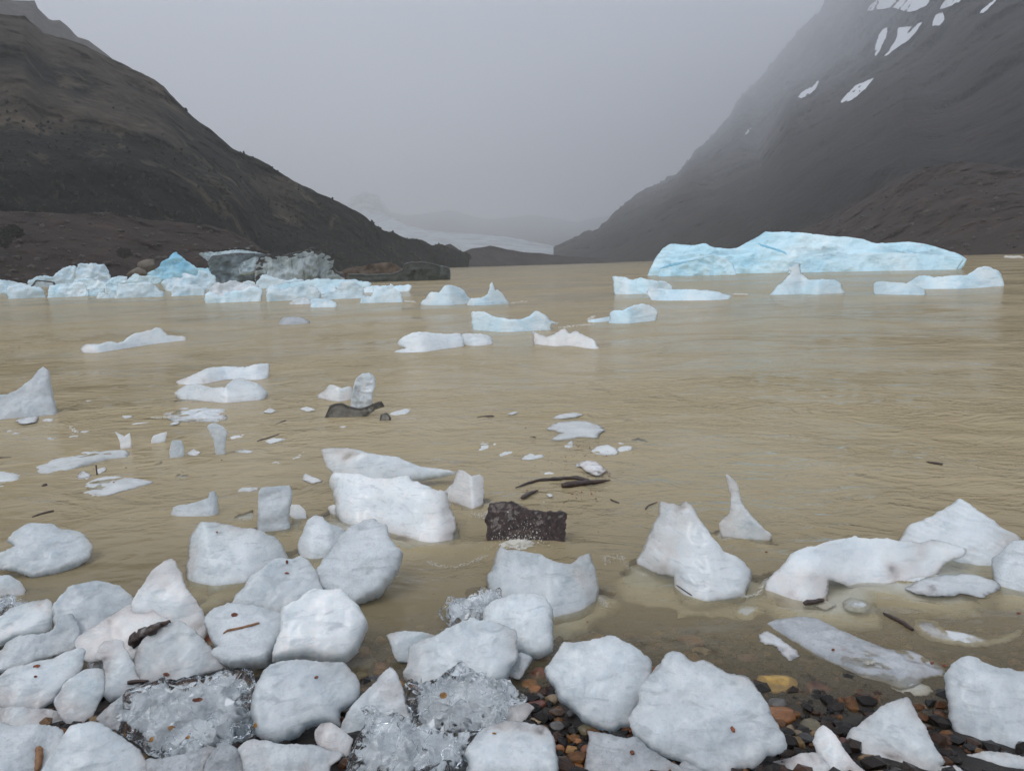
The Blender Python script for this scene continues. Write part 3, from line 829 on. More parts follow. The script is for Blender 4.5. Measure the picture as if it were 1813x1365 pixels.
sh('smooth chunk at the bottom centre with a tiny orange fleck', 'white', 'Z6', [(975, 1100), (1010, 1020), (1060, 950), (1150, 890), (1280, 860), (1400, 860), (1540, 880), (1600, 930), (1640, 1000), (1650, 1080), (1665, 1140), (1640, 1290), (1000, 1290), (1010, 1180)], rough=.15)
sh('small round white knob perched on the bottom centre chunk', 'bright', 'Z6', [(1270, 800), (1290, 740), (1370, 710), (1440, 710), (1490, 745), (1460, 790), (1420, 840), (1380, 870), (1310, 870)])
sh('tiny grey ice piece peeping out behind the top of the largest slab', 'dim', 'Z7', [(885, 390), (920, 340), (960, 322), (990, 350), (950, 400), (890, 418)])
sh('pointed tent shaped chunk at the bottom right', 'white', 'Z8', [(665, 840), (700, 780), (780, 730), (850, 670), (930, 610), (1050, 580), (1100, 650), (1150, 740), (1190, 820), (1230, 900), (1290, 980), (1260, 1010), (1350, 1000), (1430, 1060), (1440, 1090), (860, 1090), (700, 960), (740, 920), (690, 880)], facets=6)
sh('narrow finger shaped chunk leaning at the bottom edge', 'bright', 'Z8', [(445, 860), (460, 790), (510, 755), (560, 790), (610, 850), (650, 920), (700, 980), (810, 1090), (570, 1090), (500, 980), (470, 930)])
sh('low white chunk under the finger shaped one at the bottom edge', 'white', 'Z8', [(185, 990), (280, 965), (370, 930), (470, 930), (510, 980), (580, 1090), (190, 1090)])
sh('big blocky white chunk cut by the right frame edge', 'white', 'Z8', [(1300, 430), (1340, 380), (1420, 335), (1500, 330), (1560, 360), (1650, 385), (1813, 405), (2050, 420), (2050, 950), (1813, 945), (1600, 955), (1440, 945), (1390, 880), (1370, 780), (1330, 680), (1325, 580), (1310, 500)], facets=6, n=1300)
sh('flat white chunk in the bottom right corner', 'white', 'Z8', [(1375, 960), (1400, 940), (1480, 940), (1540, 920), (1640, 920), (1813, 950), (2050, 950), (2050, 1090), (1440, 1090)])

# ---- standing and floating just off the shore
big = fl('large white ice block split by a ledge, left of the dark rock', 'bright', 'Y6', [(670, 790), (690, 735), (850, 740), (1000, 765), (1180, 755), (1200, 790), (1240, 785), (1340, 835), (1420, 845), (1430, 900), (1470, 1000), (1460, 1080), (1380, 1150), (1250, 1140), (1100, 1110), (1040, 1080), (980, 1020), (850, 1040), (760, 1000), (720, 930), (690, 840)], tilt=52, facets=6, n=1400, sub=.05)
_b = PX('Y6', [(1000, 1000)])[0]
chunk('ledge', None, None, None, 'bright', 'Y6', [(608, 565), (700, 553), (800, 558), (900, 580), (1000, 600), (1100, 610), (1160, 640), (1250, 670), (1380, 690), (1490, 712), (1400, 745), (1200, 775), (1100, 800), (900, 800), (720, 790), (690, 725), (640, 670)], tilt=30, facets=4, n=900, no=130, bed=False, base=(900, 830), T=.5, parent=big)
fl('small horned white piece at the end of the ledge, left of the dark rock', 'bright', 'Y6', [(1405, 830), (1460, 780), (1490, 695), (1530, 700), (1580, 735), (1630, 725), (1655, 760), (1650, 820), (1610, 880), (1590, 940), (1500, 900), (1430, 870)])
fl('upright grainy cube of ice half sunk in the shallows', 'grey', 'Y6', [(210, 850), (230, 810), (330, 800), (405, 795), (430, 850), (415, 930), (410, 1010), (420, 1060), (330, 1080), (190, 1060), (205, 950)], tilt=15, facets=1, edge=.35, foot_follow=0)
fl('yellow tinted hump close beside the grainy cube', 'float', 'Y6', [(415, 920), (470, 920), (510, 960), (525, 1010), (440, 1010), (410, 990)], tilt=40)
sl('sunken sandy slab in front of the grainy cube', 'Y6', [(10, 1040), (60, 990), (200, 940), (205, 1000), (190, 1060), (100, 1065)], flat=-.02)
fl('tiny white piece touching the left side of the ledged block', 'float', 'Y6', [(655, 935), (690, 918), (725, 935), (730, 978), (680, 978)], sub=.02)
fl('steep striped white peak with a crimped top, right of the saddle shaped chunk', 'bright', 'Y8', [(75, 460), (120, 370), (165, 290), (175, 225), (230, 230), (260, 245), (290, 222), (330, 250), (350, 290), (400, 370), (460, 440), (540, 480), (590, 540), (560, 620), (440, 640), (320, 660), (240, 600), (240, 560), (160, 500)], tilt=38, facets=6, n=1200, sub=.04, base=(320, 640), strata=(.10, .14, -.5))
fl('slender white fin standing up like a shark fin', 'bright', 'Y8', [(440, 325), (485, 275), (492, 200), (470, 100), (500, 115), (525, 150), (545, 230), (590, 290), (640, 340), (680, 378), (640, 390), (540, 362), (460, 345)], tilt=12, sub=.05, T=.7, foot_follow=0)
fl('long humped white block with a tapering beak, off the right shore', 'float', 'Y8', [(650, 580), (740, 500), (760, 460), (820, 435), (900, 410), (960, 395), (1045, 380), (1120, 395), (1240, 395), (1340, 410), (1420, 395), (1550, 432), (1540, 470), (1450, 510), (1380, 545), (1280, 570), (1180, 580), (1050, 560), (940, 580), (930, 630), (850, 675), (740, 650), (660, 620)], tilt=50, facets=6, n=1300, sub=.04)
fl('tilted ribbed slab rising behind the long humped block', 'float', 'Y8', [(1235, 380), (1290, 335), (1400, 280), (1480, 240), (1525, 210), (1580, 240), (1650, 290), (1720, 340), (1800, 395), (1760, 430), (1720, 490), (1630, 495), (1550, 490), (1500, 470), (1420, 440), (1300, 410)], tilt=40, T=.4, edge=.3, n=1000, strata=(.03, .35, -.35))
fl('grey clear edged block at the right frame edge in front of the ribbed slab', 'grey', 'Y8', [(1665, 490), (1720, 440), (1760, 400), (1813, 395), (1950, 380), (1950, 640), (1813, 630), (1700, 590)], tilt=40)
fl('translucent grey fin of ice at the left frame edge', 'grey', 'Y5', [(-110, 330), (0, 300), (60, 290), (150, 240), (220, 180), (270, 120), (290, 110), (330, 150), (345, 230), (360, 310), (385, 380), (300, 400), (150, 420), (60, 450), (-110, 480)], tilt=25, T=.6, sub=.1, foot_follow=0)
fl('curved white bar of ice behind its twin, enclosing a pool of brown water', 'float', 'Y5', [(1170, 215), (1250, 180), (1390, 120), (1500, 110), (1640, 115), (1700, 95), (1800, 95), (1790, 150), (1740, 200), (1640, 190), (1440, 185), (1380, 225), (1250, 235)], tilt=55, sub=.06)
fl('ridged white bar of ice with a jagged crest in front of its twin', 'bright', 'Y5', [(1165, 285), (1240, 235), (1330, 225), (1420, 255), (1500, 250), (1560, 195), (1620, 190), (1690, 210), (1750, 240), (1795, 290), (1750, 340), (1640, 345), (1500, 358), (1330, 330), (1220, 325)], tilt=40, sub=.06)
sl('flat glittering bar of clear bubbly ice below the ridged twin bars', 'Y5', [(1100, 420), (1180, 385), (1300, 395), (1510, 400), (1505, 480), (1350, 480), (1150, 475)], mat='grey', flat=-.005, n=500, rough=.9)
fl('thin kite shaped clear shard balanced on its point', 'grey', 'Y5', [(1385, 510), (1430, 485), (1490, 510), (1525, 550), (1510, 620), (1495, 700), (1450, 700), (1425, 600)], tilt=8, T=.3, facets=2, foot_follow=0)
fl('small translucent stump of ice left of the kite shaped shard', 'grey', 'Y5', [(1130, 690), (1150, 605), (1215, 605), (1235, 670), (1220, 720), (1150, 720)], tilt=10, foot_follow=0)
fl('little two pronged tooth of ice', 'float', 'Y5', [(770, 545), (830, 575), (870, 555), (875, 620), (850, 660), (805, 650), (800, 610)], tilt=15, foot_follow=0)
fl('little slanted tooth of ice right of the two pronged one', 'float', 'Y5', [(1010, 605), (1030, 570), (1115, 545), (1110, 590), (1080, 625), (1010, 625)], tilt=20, foot_follow=0)
fl('low hump with a blunt horn of ice, left of the grainy cube', 'grey', 'Y5', [(1110, 1090), (1160, 1050), (1290, 1020), (1390, 990), (1400, 950), (1440, 945), (1460, 1000), (1455, 1095), (1400, 1110), (1200, 1112)], tilt=35, skirt=0)
pil = fl('clear frosted pillar of ice standing on a gritty brown foot', 'grey', 'Y6', [(795, 285), (810, 200), (830, 120), (870, 80), (920, 72), (955, 100), (960, 150), (945, 220), (935, 290), (870, 305)], tilt=5, facets=2, rough=.4, n=900, sub=.02, foot_follow=0)
chunk('foot', 'gritty brown ice foot', None, None, 'gritice', 'Y6', [(630, 370), (650, 320), (670, 280), (740, 265), (790, 285), (850, 300), (900, 290), (960, 265), (1000, 255), (1018, 290), (960, 310), (850, 325), (750, 348), (660, 370)], tilt=30, bed=False, sub=.05, rough=.5, parent=pil)
fl('little gritty lump right of the frosted pillar', 'gritice', 'Y6', [(985, 388), (992, 345), (1030, 328), (1060, 360), (1055, 388)], tilt=20, rough=.5, sub=.03, n=200)
fl('bright white wedge half hidden behind the frosted pillar', 'bright', 'Y6', [(585, 220), (630, 185), (660, 150), (690, 150), (740, 170), (805, 165), (815, 240), (720, 255), (630, 240)], tilt=35)
fl('submerged looking big grey slab glazed with water at the right', 'dim', 'Z8', [(140, 90), (200, 60), (350, 40), (480, 60), (620, 130), (760, 190), (900, 250), (1080, 260), (1290, 370), (1290, 430), (1180, 445), (1100, 500), (1000, 510), (900, 470), (760, 440), (640, 380), (500, 320), (350, 230), (230, 160)], flat=-.004, T=.12, back=.2, n=2200, rough=.7, edge=.7, sub=0, foot_follow=0, skirt=0)
sl('pale rounded tail end beyond the glazed grey slab', 'Z8', [(940, 500), (1010, 465), (1120, 470), (1200, 500), (1220, 535), (1150, 560), (1040, 545)], flat=-.012)
sl('glittering patch of ice beads at the tip of the glazed grey slab', 'Z8', [(80, 160), (140, 135), (220, 180), (330, 260), (350, 300), (280, 330), (200, 240), (100, 210)], mat='grey', flat=.0)
sl('grey white lens of ice with a ragged tail, right of the glazed slab', 'Z8', [(1095, 70), (1140, 55), (1250, 80), (1300, 130), (1430, 150), (1600, 180), (1780, 130), (1800, 170), (1650, 220), (1500, 245), (1300, 220), (1180, 190), (1110, 130)], mat='grey')
sl('long pale sunken slab between the humped block and the right frame edge', 'Y8', [(1285, 610), (1330, 580), (1450, 550), (1580, 548), (1690, 580), (1700, 610), (1650, 660), (1560, 640), (1450, 650), (1330, 640)], flat=.0, mat='grey', T=.2)
sl('round pale ice cake just right of the wet wood scrap', 'Y8', [(990, 680), (1030, 655), (1090, 665), (1130, 690), (1100, 725), (1020, 715)], mat='grey')
sl('faint ice cake touching the wet wood scrap', 'Y8', [(870, 690), (920, 670), (970, 685), (920, 710)], flat=-.01)
sl('pale sunken patch of ice below the striped peak', 'Y8', [(500, 720), (540, 690), (620, 690), (660, 700), (620, 730), (580, 760), (520, 745)], flat=-.01)

# ---- slush and thin cakes drifting on the water
sl('long white ribbon of slush, the longest of the slush near the left', 'Y5', [(210, 815), (270, 750), (400, 720), (560, 680), (700, 670), (840, 670), (880, 690), (850, 715), (700, 740), (560, 775), (400, 815), (280, 830)], flat=.004, n=300)
sl('white slush cake with red flecks below the ribbon of slush', 'Y5', [(540, 920), (580, 880), (680, 845), (780, 840), (950, 865), (1030, 880), (900, 920), (800, 950), (650, 980), (560, 970)], flat=.004, n=300)
sl('slush cake cut by the left frame edge', 'Y5', [(-110, 820), (30, 815), (150, 840), (100, 890), (30, 930), (-110, 950)], flat=.004)
sl('rounded half sunken cake right of the red flecked slush', 'Y5', [(1120, 850), (1180, 820), (1280, 820), (1310, 860), (1250, 885), (1150, 885)])
sl('small white egg of ice beside the translucent stump', 'Y5', [(1255, 685), (1295, 660), (1340, 685), (1310, 705), (1260, 700)], flat=.01, T=.4)
sl('striped flat cake right under the translucent fin', 'Y5', [(105, 470), (180, 440), (260, 435), (240, 480), (150, 495)], mat='grey', flat=.005)
sl('drawn out cake below the striped one', 'Y5', [(30, 545), (80, 510), (165, 520), (130, 560), (50, 565)])
sl('thin disc of slush beside the striped cake', 'Y5', [(280, 465), (300, 452), (360, 455), (350, 475), (300, 478)])
sl('slush piece holding the small curved twigs', 'Y5', [(510, 845), (550, 808), (610, 833), (590, 862), (520, 862)], flat=.005)
sl('slush piece with an upright twig', 'Y5', [(640, 800), (700, 780), (712, 800), (660, 828)], flat=.005)
sl('white sliver right beside the kite shaped shard', 'Y5', [(1510, 588), (1640, 562), (1640, 580), (1520, 602)], flat=.005)
sl('narrow sliver in the ripples right of the translucent fin', 'Y5', [(560, 350), (570, 335), (690, 320), (690, 340), (600, 352)], flat=.003)
sl('narrow sliver left of the grainy cube', 'Y5', [(1590, 938), (1620, 920), (1720, 915), (1720, 935), (1600, 948)], flat=.003)
sl('sunken cake above the rounded half sunken one', 'Y5', [(980, 780), (1060, 745), (1140, 780), (1100, 803), (1000, 800)], flat=-.012)
sl('faint smear of slush above the ribbon of slush', 'Y5', [(190, 690), (300, 668), (360, 672), (300, 700), (220, 708)], flat=-.008)
sl('chip of slush above the twig, between the curved bars and the pillar', 'Y6', [(475, 305), (520, 290), (575, 310), (520, 322)], flat=.003)
sl('blade shaped sliver below the gritty foot', 'Y6', [(650, 437), (720, 410), (800, 397), (780, 422), (700, 446)], flat=.004)
sl('small double chip left of the dark twig', 'Y6', [(240, 325), (280, 298), (320, 315), (290, 332)], flat=.003)
sl('triangular chip above the grainy cube', 'Y6', [(490, 755), (510, 715), (560, 740), (620, 765), (550, 782)], flat=.006, T=.3)
sl('sliver touching the left corner of the grainy cube', 'Y6', [(75, 825), (140, 810), (205, 815), (150, 838)], flat=.003)
sl('faint cake above the triangular chip', 'Y6', [(410, 615), (460, 590), (530, 580), (500, 612), (430, 628)], flat=-.004)
sl('tiny round cake below the red stick', 'Y6', [(285, 652), (320, 635), (355, 650), (330, 668)], flat=-.004)
sl('flat cake just right of the gritty lump', 'Y6', [(1050, 338), (1110, 310), (1200, 305), (1150, 345), (1080, 352)], flat=-.002)
sl('pale cake carrying the red stick', 'Y6', [(250, 512), (310, 492), (380, 500), (290, 528)], flat=.002)
sl('streak of slush below the dark twig', 'Y6', [(420, 465), (450, 450), (510, 455), (470, 475)], flat=.0)
sl('bullet shaped cake left of the speckled slush, farthest left of that cluster', 'Y7', [(150, 370), (200, 340), (300, 330), (370, 335), (300, 380), (190, 402)], flat=-.004)
sl('grey cake right of the bullet shaped one', 'Y7', [(330, 428), (380, 380), (480, 380), (470, 405), (350, 442)], flat=-.002)
sl('fish shaped cake left of the white nugget', 'Y7', [(495, 458), (540, 415), (630, 410), (660, 440), (560, 462)], flat=.002)
sl('wide raft of granular slush, widest in the cluster above the driftwood', 'Y7', [(680, 235), (740, 195), (860, 180), (980, 185), (1060, 220), (1090, 270), (1040, 300), (900, 300), (760, 322), (705, 312), (770, 270)], flat=.003, n=320)
sl('thin bar of slush above the wide raft', 'Y7', [(715, 162), (780, 135), (870, 122), (935, 135), (880, 155), (780, 167)], flat=.0)
sl('small pink tinted cake under the wide raft', 'Y7', [(800, 355), (860, 320), (868, 378), (800, 378)], flat=.0)
sl('rounded white cake right of the reddish debris', 'Y7', [(990, 398), (1040, 365), (1120, 355), (1170, 380), (1190, 415), (1120, 428), (1040, 422)], flat=.004)
sl('bright white nugget just above the driftwood', 'Y7', [(905, 480), (960, 462), (1030, 470), (1080, 510), (1105, 540), (1040, 575), (970, 550), (920, 510)], flat=.012, T=.35, mat='bright')
sl('tiny floe near the dark stick, by itself', 'Y7', [(525, 76), (550, 62), (575, 75), (545, 84)], flat=.003)
sl('narrow floe right of the dark stick', 'Y7', [(395, 132), (440, 115), (480, 120), (430, 137)], flat=.003)
sl('dim sunken cake right of the wide raft', 'Y7', [(1250, 315), (1350, 290), (1460, 350), (1380, 380), (1270, 345)], flat=-.022)
sl('long dim streak of slush right behind the driftwood', 'Y7', [(460, 532), (600, 530), (780, 550), (900, 560), (850, 578), (600, 574)], flat=-.012)
sl('tiny crumb of ice between driftwood and dark rock', 'Y7', [(675, 705), (700, 698), (720, 715), (700, 725)], flat=.004)
sl('sunken crumb of ice left of the striped peak', 'Y7', [(1140, 875), (1200, 868), (1290, 895), (1240, 912), (1160, 900)], flat=-.014)

# ---- out on the lake
mid('smooth two humped pale floe at the left with a thin tail', 'Y1', [(562, 935), (600, 905), (700, 900), (780, 885), (820, 890), (870, 875), (950, 830), (1060, 800), (1090, 782), (1130, 795), (1170, 840), (1290, 855), (1305, 875), (1150, 895), (950, 910), (860, 935), (760, 955), (660, 970), (570, 962)], mat='float', tilt=40)
mid('sunken looking grey floe barely awash, alone in front of the ice jam', 'Y2', [(565, 655), (600, 620), (650, 608), (720, 610), (790, 640), (760, 656), (660, 660)], mat='dim', tilt=60, sub=.1)
mid('pale blue wedge shaped floe left of the finned one', 'Y3', [(230, 500), (270, 460), (300, 425), (350, 425), (390, 382), (450, 385), (510, 410), (530, 445), (565, 475), (535, 500), (420, 512), (280, 512)])
mid('floe with a slim curved spike rising from its middle', 'Y3', [(530, 505), (560, 465), (620, 460), (665, 435), (680, 380), (692, 355), (708, 390), (712, 415), (730, 410), (770, 445), (820, 495), (700, 507), (560, 512)])
mid('boat shaped pale floe with a raised bow at each end', 'Y3', [(560, 590), (570, 552), (640, 553), (700, 580), (800, 595), (880, 600), (930, 580), (975, 548), (1030, 565), (1065, 605), (1120, 625), (1070, 642), (1080, 665), (960, 672), (800, 682), (640, 672), (580, 657)])
mid('long white loaf shaped floe with a low foot of slush', 'Y3', [(88, 758), (120, 715), (170, 690), (240, 680), (350, 690), (450, 690), (500, 700), (515, 760), (430, 778), (330, 800), (250, 815), (130, 818), (60, 808), (140, 785)], mat='float', tilt=40)
mid('white oval floe butting against the end of the loaf shaped one', 'Y3', [(500, 700), (560, 690), (630, 695), (690, 720), (710, 745), (680, 765), (580, 772), (510, 762)], mat='float', tilt=38)
mid('crested pinkish floe with a split left horn', 'Y3', [(950, 680), (990, 690), (1040, 715), (1090, 690), (1160, 660), (1190, 690), (1230, 675), (1290, 705), (1360, 745), (1415, 778), (1330, 782), (1250, 762), (1090, 772), (985, 757)], mat='float', tilt=32)
mid('lumpy pale floe with water splashing at its left end', 'Y3', [(1450, 622), (1450, 560), (1490, 540), (1530, 545), (1580, 520), (1660, 500), (1720, 515), (1760, 550), (1720, 580), (1650, 602), (1580, 628)])
mid('thin sliver of floe trailing from the lumpy one', 'Y3', [(1305, 608), (1380, 595), (1455, 585), (1455, 612), (1340, 622)], tilt=50)
mid('blocky blue white floe in front of the left end of the great blue iceberg', 'Y4', [(105, 260), (140, 258), (190, 270), (220, 262), (260, 272), (320, 278), (355, 300), (340, 315), (260, 330), (150, 332), (115, 317)])
mid('low flat floe pointed at both ends, overlapping the blocky one', 'Y4', [(245, 320), (280, 300), (320, 310), (420, 312), (520, 315), (595, 340), (540, 356), (400, 357), (290, 357)], tilt=45)
mid('floe with a flared horn like a whale tail, before the great blue iceberg', 'Y4', [(740, 332), (780, 305), (820, 270), (845, 240), (830, 225), (880, 205), (890, 245), (920, 270), (1020, 270), (1055, 285), (1060, 310), (1078, 320), (940, 332), (920, 322), (860, 332)], n=600)
mid('short barrel shaped floe left of the long knobbly one', 'Y4', [(1187, 312), (1195, 280), (1250, 278), (1320, 285), (1380, 300), (1405, 320), (1390, 334), (1220, 332)], tilt=30)
mid('long knobbly floe with a swollen right end', 'Y4', [(1300, 275), (1370, 258), (1400, 252), (1440, 262), (1510, 252), (1580, 250), (1620, 220), (1660, 215), (1710, 235), (1733, 265), (1670, 292), (1540, 307), (1420, 310), (1380, 302)], tilt=30)

# ---- the great berg
o = chunk('iceberg', 'great pale blue iceberg, long and layered, before the bare mountainside', 'iceberg', 'icebergs on the lake', 'blue', 'Y4', [(240, 243), (270, 200), (310, 145), (345, 122), (440, 130), (490, 122), (530, 138), (620, 138), (690, 100), (740, 70), (800, 75), (900, 80), (1030, 92), (1130, 100), (1200, 120), (1340, 115), (1420, 125), (1500, 150), (1578, 185), (1500, 205), (1400, 215), (1250, 228), (1100, 235), (900, 237), (620, 242), (560, 247), (440, 248), (300, 244)],
          tilt=34, T=1.1, back=1.2, sub=.9, n=7000, no=420, facets=14, rough=.24, edge=.8, oroll=.008, strata=(.8, .34, -.10), bed=False, base=(700, 244))
chunk('lobe', None, None, None, 'blue', 'Y4', [(295, 246), (305, 222), (350, 200), (450, 180), (520, 170), (570, 180), (605, 205), (625, 240), (560, 250), (440, 251)], tilt=30, T=1.1, sub=.6, n=1500, no=200, facets=7, rough=.3, edge=.8, bed=False, dd=-1.2, strata=(.5, .3, -.3), base=(560, 250), parent=o)
chunk('wedge', None, None, None, 'blue', 'Y4', [(820, 238), (850, 205), (845, 178), (880, 168), (1000, 172), (1150, 160), (1300, 158), (1450, 165), (1560, 184), (1500, 207), (1400, 217), (1250, 230), (1100, 237), (900, 239)], tilt=40, T=.9, sub=.6, n=2500, no=240, facets=8, rough=.25, edge=.8, bed=False, dd=-1.0, strata=(.45, .35, -.1), base=(900, 240), parent=o)
chunk('blue_vein', None, None, None, 'deep', 'Y4', [(300, 226), (340, 206), (420, 190), (470, 178), (520, 163), (575, 158), (525, 170), (462, 188), (400, 202), (345, 216)], tilt=32, T=.8, n=300, no=120, bed=False, D=62.0, oroll=.04, parent=o)  # thin blue strip painted in for the crevice and its shade
chunk('blue_vein', None, None, None, 'deep', 'Y4', [(705, 118), (740, 128), (780, 140), (820, 155), (830, 168), (800, 155), (760, 142), (720, 130)], tilt=36, T=.8, n=200, no=90, bed=False, D=62.6, oroll=.04, parent=o)  # strip of blue ice painted in for a dark crease
# ---- dirty bergs behind the ice jam
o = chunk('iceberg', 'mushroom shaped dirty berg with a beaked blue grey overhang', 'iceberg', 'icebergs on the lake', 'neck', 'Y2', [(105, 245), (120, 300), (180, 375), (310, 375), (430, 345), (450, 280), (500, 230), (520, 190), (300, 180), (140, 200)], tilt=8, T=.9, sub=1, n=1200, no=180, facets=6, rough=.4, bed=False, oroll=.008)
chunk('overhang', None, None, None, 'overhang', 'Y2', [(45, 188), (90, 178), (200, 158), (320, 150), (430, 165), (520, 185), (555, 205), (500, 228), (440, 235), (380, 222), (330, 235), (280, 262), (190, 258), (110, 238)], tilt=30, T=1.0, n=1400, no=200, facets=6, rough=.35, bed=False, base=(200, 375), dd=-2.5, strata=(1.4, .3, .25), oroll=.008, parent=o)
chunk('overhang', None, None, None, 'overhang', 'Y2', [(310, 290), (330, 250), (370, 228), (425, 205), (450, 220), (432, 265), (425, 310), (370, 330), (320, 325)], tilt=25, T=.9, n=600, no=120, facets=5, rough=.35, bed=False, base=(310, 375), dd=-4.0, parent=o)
chunk('grit_crust', None, None, None, 'grit', 'Y2', [(125, 168), (220, 156), (320, 147), (430, 161), (525, 182), (500, 190), (430, 176), (320, 160), (220, 168), (150, 178)], tilt=20, T=.6, n=300, no=120, bed=False, D=110, oroll=.05, parent=o)
chunk('grit_crust', None, None, None, 'grit', 'Y2', [(310, 300), (330, 255), (370, 225), (400, 215), (390, 250), (360, 290), (330, 330)], tilt=15, T=.4, n=200, no=90, bed=False, D=110, oroll=.08, parent=o)
o = chunk('iceberg', 'black topped striped berg with a serrated crest', 'iceberg', 'icebergs on the lake', 'dirty', 'Y2', [(420, 290), (435, 240), (450, 215), (520, 190), (600, 200), (700, 175), (770, 160), (800, 145), (850, 160), (900, 190), (945, 220), (940, 265), (970, 300), (1040, 330), (1075, 362), (900, 372), (640, 372), (480, 362), (420, 340)], tilt=12, T=1.0, sub=1, n=2000, no=260, facets=9, rough=.5, bed=False, oroll=.012, strata=(1.6, .3, .9))
for _c in ([(425, 275), (440, 225), (460, 208), (520, 186), (600, 198), (640, 188), (600, 215), (585, 250), (550, 275), (500, 268), (460, 300)],
           [(690, 180), (760, 158), (800, 142), (850, 158), (900, 188), (945, 220), (900, 205), (850, 175), (800, 162), (760, 178), (710, 192)],
           [(665, 325), (690, 272), (760, 262), (800, 285), (790, 322), (720, 338)], [(900, 362), (905, 325), (950, 320), (1000, 340), (1030, 362)]):  # these two patches paint the dark inside of caves, not grit
    chunk('grit_crust', None, None, None, 'grit', 'Y2', _c, tilt=20, T=.5, n=300, no=120, bed=False, D=106, oroll=.06, parent=o)
chunk('iceberg', 'flat brown berg buried under gravel', 'iceberg', 'icebergs on the lake', 'brownberg', 'Y2', [(1000, 300), (1150, 265), (1280, 245), (1340, 250), (1405, 285), (1440, 320), (1400, 362), (1080, 364)], tilt=35, T=.9, sub=1, n=1200, no=200, facets=3, rough=.5, bed=False)
chunk('iceberg', 'dark sooty slab berg curling up beside the gravel covered one', 'iceberg', 'icebergs on the lake', 'darkice', 'Y2', [(1040, 325), (1200, 322), (1330, 318), (1405, 290), (1420, 252), (1480, 240), (1600, 250), (1690, 270), (1727, 295), (1715, 352), (1600, 362), (1300, 366), (1080, 366)], tilt=10, T=.7, sub=1, n=1300, no=200, facets=4, rough=.4, bed=False, dd=-2)
jam('boulder coloured ice stub beside the blue peak', 'Y1', [(760, 400), (880, 388), (900, 420), (830, 437), (770, 432)], mat='dirty')
jam('blue pyramid peak, deepest blue of the ice jam', 'Y1', [(1000, 440), (1120, 355), (1140, 320), (1230, 265), (1290, 310), (1370, 370), (1460, 378), (1470, 420), (1380, 445), (1200, 455), (1080, 450)], mat='deep', n=700)
jam('flat blue raft streaked with black dirt below the striped berg', 'Y2', [(540, 405), (640, 378), (900, 350), (1100, 365), (1190, 382), (1180, 402), (1000, 415), (700, 420)], mat='blue', tilt=40)
jam('tent shaped white berg with a fluted dirty crest, front middle of the jam', 'Y2', [(485, 492), (500, 430), (540, 400), (600, 420), (700, 400), (740, 380), (800, 400), (860, 445), (840, 472), (760, 492), (600, 502)])
jam('sunlit white foot under the tent shaped berg', 'Y2', [(650, 517), (720, 480), (790, 490), (790, 522), (700, 527)], mat='float', tilt=30)
jam('lone white lens shaped berg out in front of the jam', 'Y2', [(790, 505), (840, 485), (920, 492), (970, 520), (930, 543), (820, 546)], tilt=30)
jam('blue white berg with a rounded head right of the tent shaped one', 'Y2', [(865, 470), (960, 430), (990, 385), (1060, 365), (1110, 385), (1150, 420), (1140, 462), (1100, 472), (960, 489)])
jam('thin low raft left of the round headed berg', 'Y2', [(830, 418), (960, 405), (970, 440), (880, 455)], tilt=40)
jam('crowned berg with a little tooth, right end of the jam', 'Y2', [(1115, 512), (1130, 480), (1200, 465), (1215, 410), (1310, 400), (1330, 385), (1370, 430), (1400, 470), (1428, 497), (1300, 512)])
jam('thin white tongue pointing away behind the crowned berg', 'Y2', [(1130, 425), (1220, 400), (1340, 402), (1440, 393), (1470, 405), (1400, 432), (1200, 446)], tilt=35)
jam('wide white trough shaped berg at the front with a raised right arm', 'Y2', [(88, 517), (90, 460), (130, 440), (190, 470), (240, 440), (330, 430), (400, 405), (460, 410), (472, 440), (440, 492), (250, 513)])
jam('heap of crumbly snowy ice rubble behind the trough shaped berg', 'Y1', [(1400, 545), (1480, 490), (1560, 475), (1640, 460), (1700, 485), (1800, 510), (1800, 560), (1600, 575)], mat='float', rough=.7, oroll=.05, tilt=35)
jam('smooth pale blue slab at the front, middle of the jam', 'Y1', [(790, 577), (820, 490), (900, 480), (1040, 470), (1100, 510), (1140, 550), (1130, 572), (950, 580)])
jam('blunt blue grey berg at the front with a humped right side', 'Y1', [(310, 572), (350, 500), (470, 480), (560, 470), (600, 500), (632, 562), (500, 574)])
jam('icy rounded berg at the front left of the jam', 'Y1', [(40, 555), (60, 505), (150, 490), (240, 500), (300, 530), (335, 575), (200, 584), (90, 580)])
jam('tall ribbed berg with three vertical flutes', 'Y1', [(490, 470), (530, 400), (540, 345), (640, 340), (690, 350), (730, 348), (765, 400), (775, 450), (720, 490), (600, 490)], facets=6, rough=.4, strata=(2.2, .3, 1.5))
jam('leaning slab stepped against the fluted berg', 'Y1', [(200, 455), (300, 425), (370, 430), (450, 370), (530, 360), (530, 420), (490, 480), (330, 495), (180, 490)])
jam('small white hump at the far left of the jam', 'Y1', [(85, 430), (90, 400), (130, 393), (195, 435), (170, 460), (100, 455)])
jam('grey gritty mound at the far left of the jam', 'Y1', [(30, 445), (50, 420), (100, 415), (165, 432), (170, 462), (80, 485), (30, 475)], mat='dirty')
jam('notched white hump between two leaning slabs', 'Y1', [(195, 440), (240, 418), (270, 403), (300, 412), (345, 410), (352, 440), (280, 452), (205, 455)])
jam('upright pale tooth left of the leaning slab', 'Y1', [(340, 440), (348, 390), (370, 382), (392, 395), (375, 425), (360, 445)])
jam('arched pale berg below the fluted one', 'Y1', [(520, 460), (600, 443), (680, 455), (745, 490), (700, 520), (560, 510)])
jam('twisted pale arm of ice right of the arched berg', 'Y1', [(730, 500), (770, 445), (830, 430), (890, 435), (885, 475), (825, 500), (800, 525), (740, 550)])
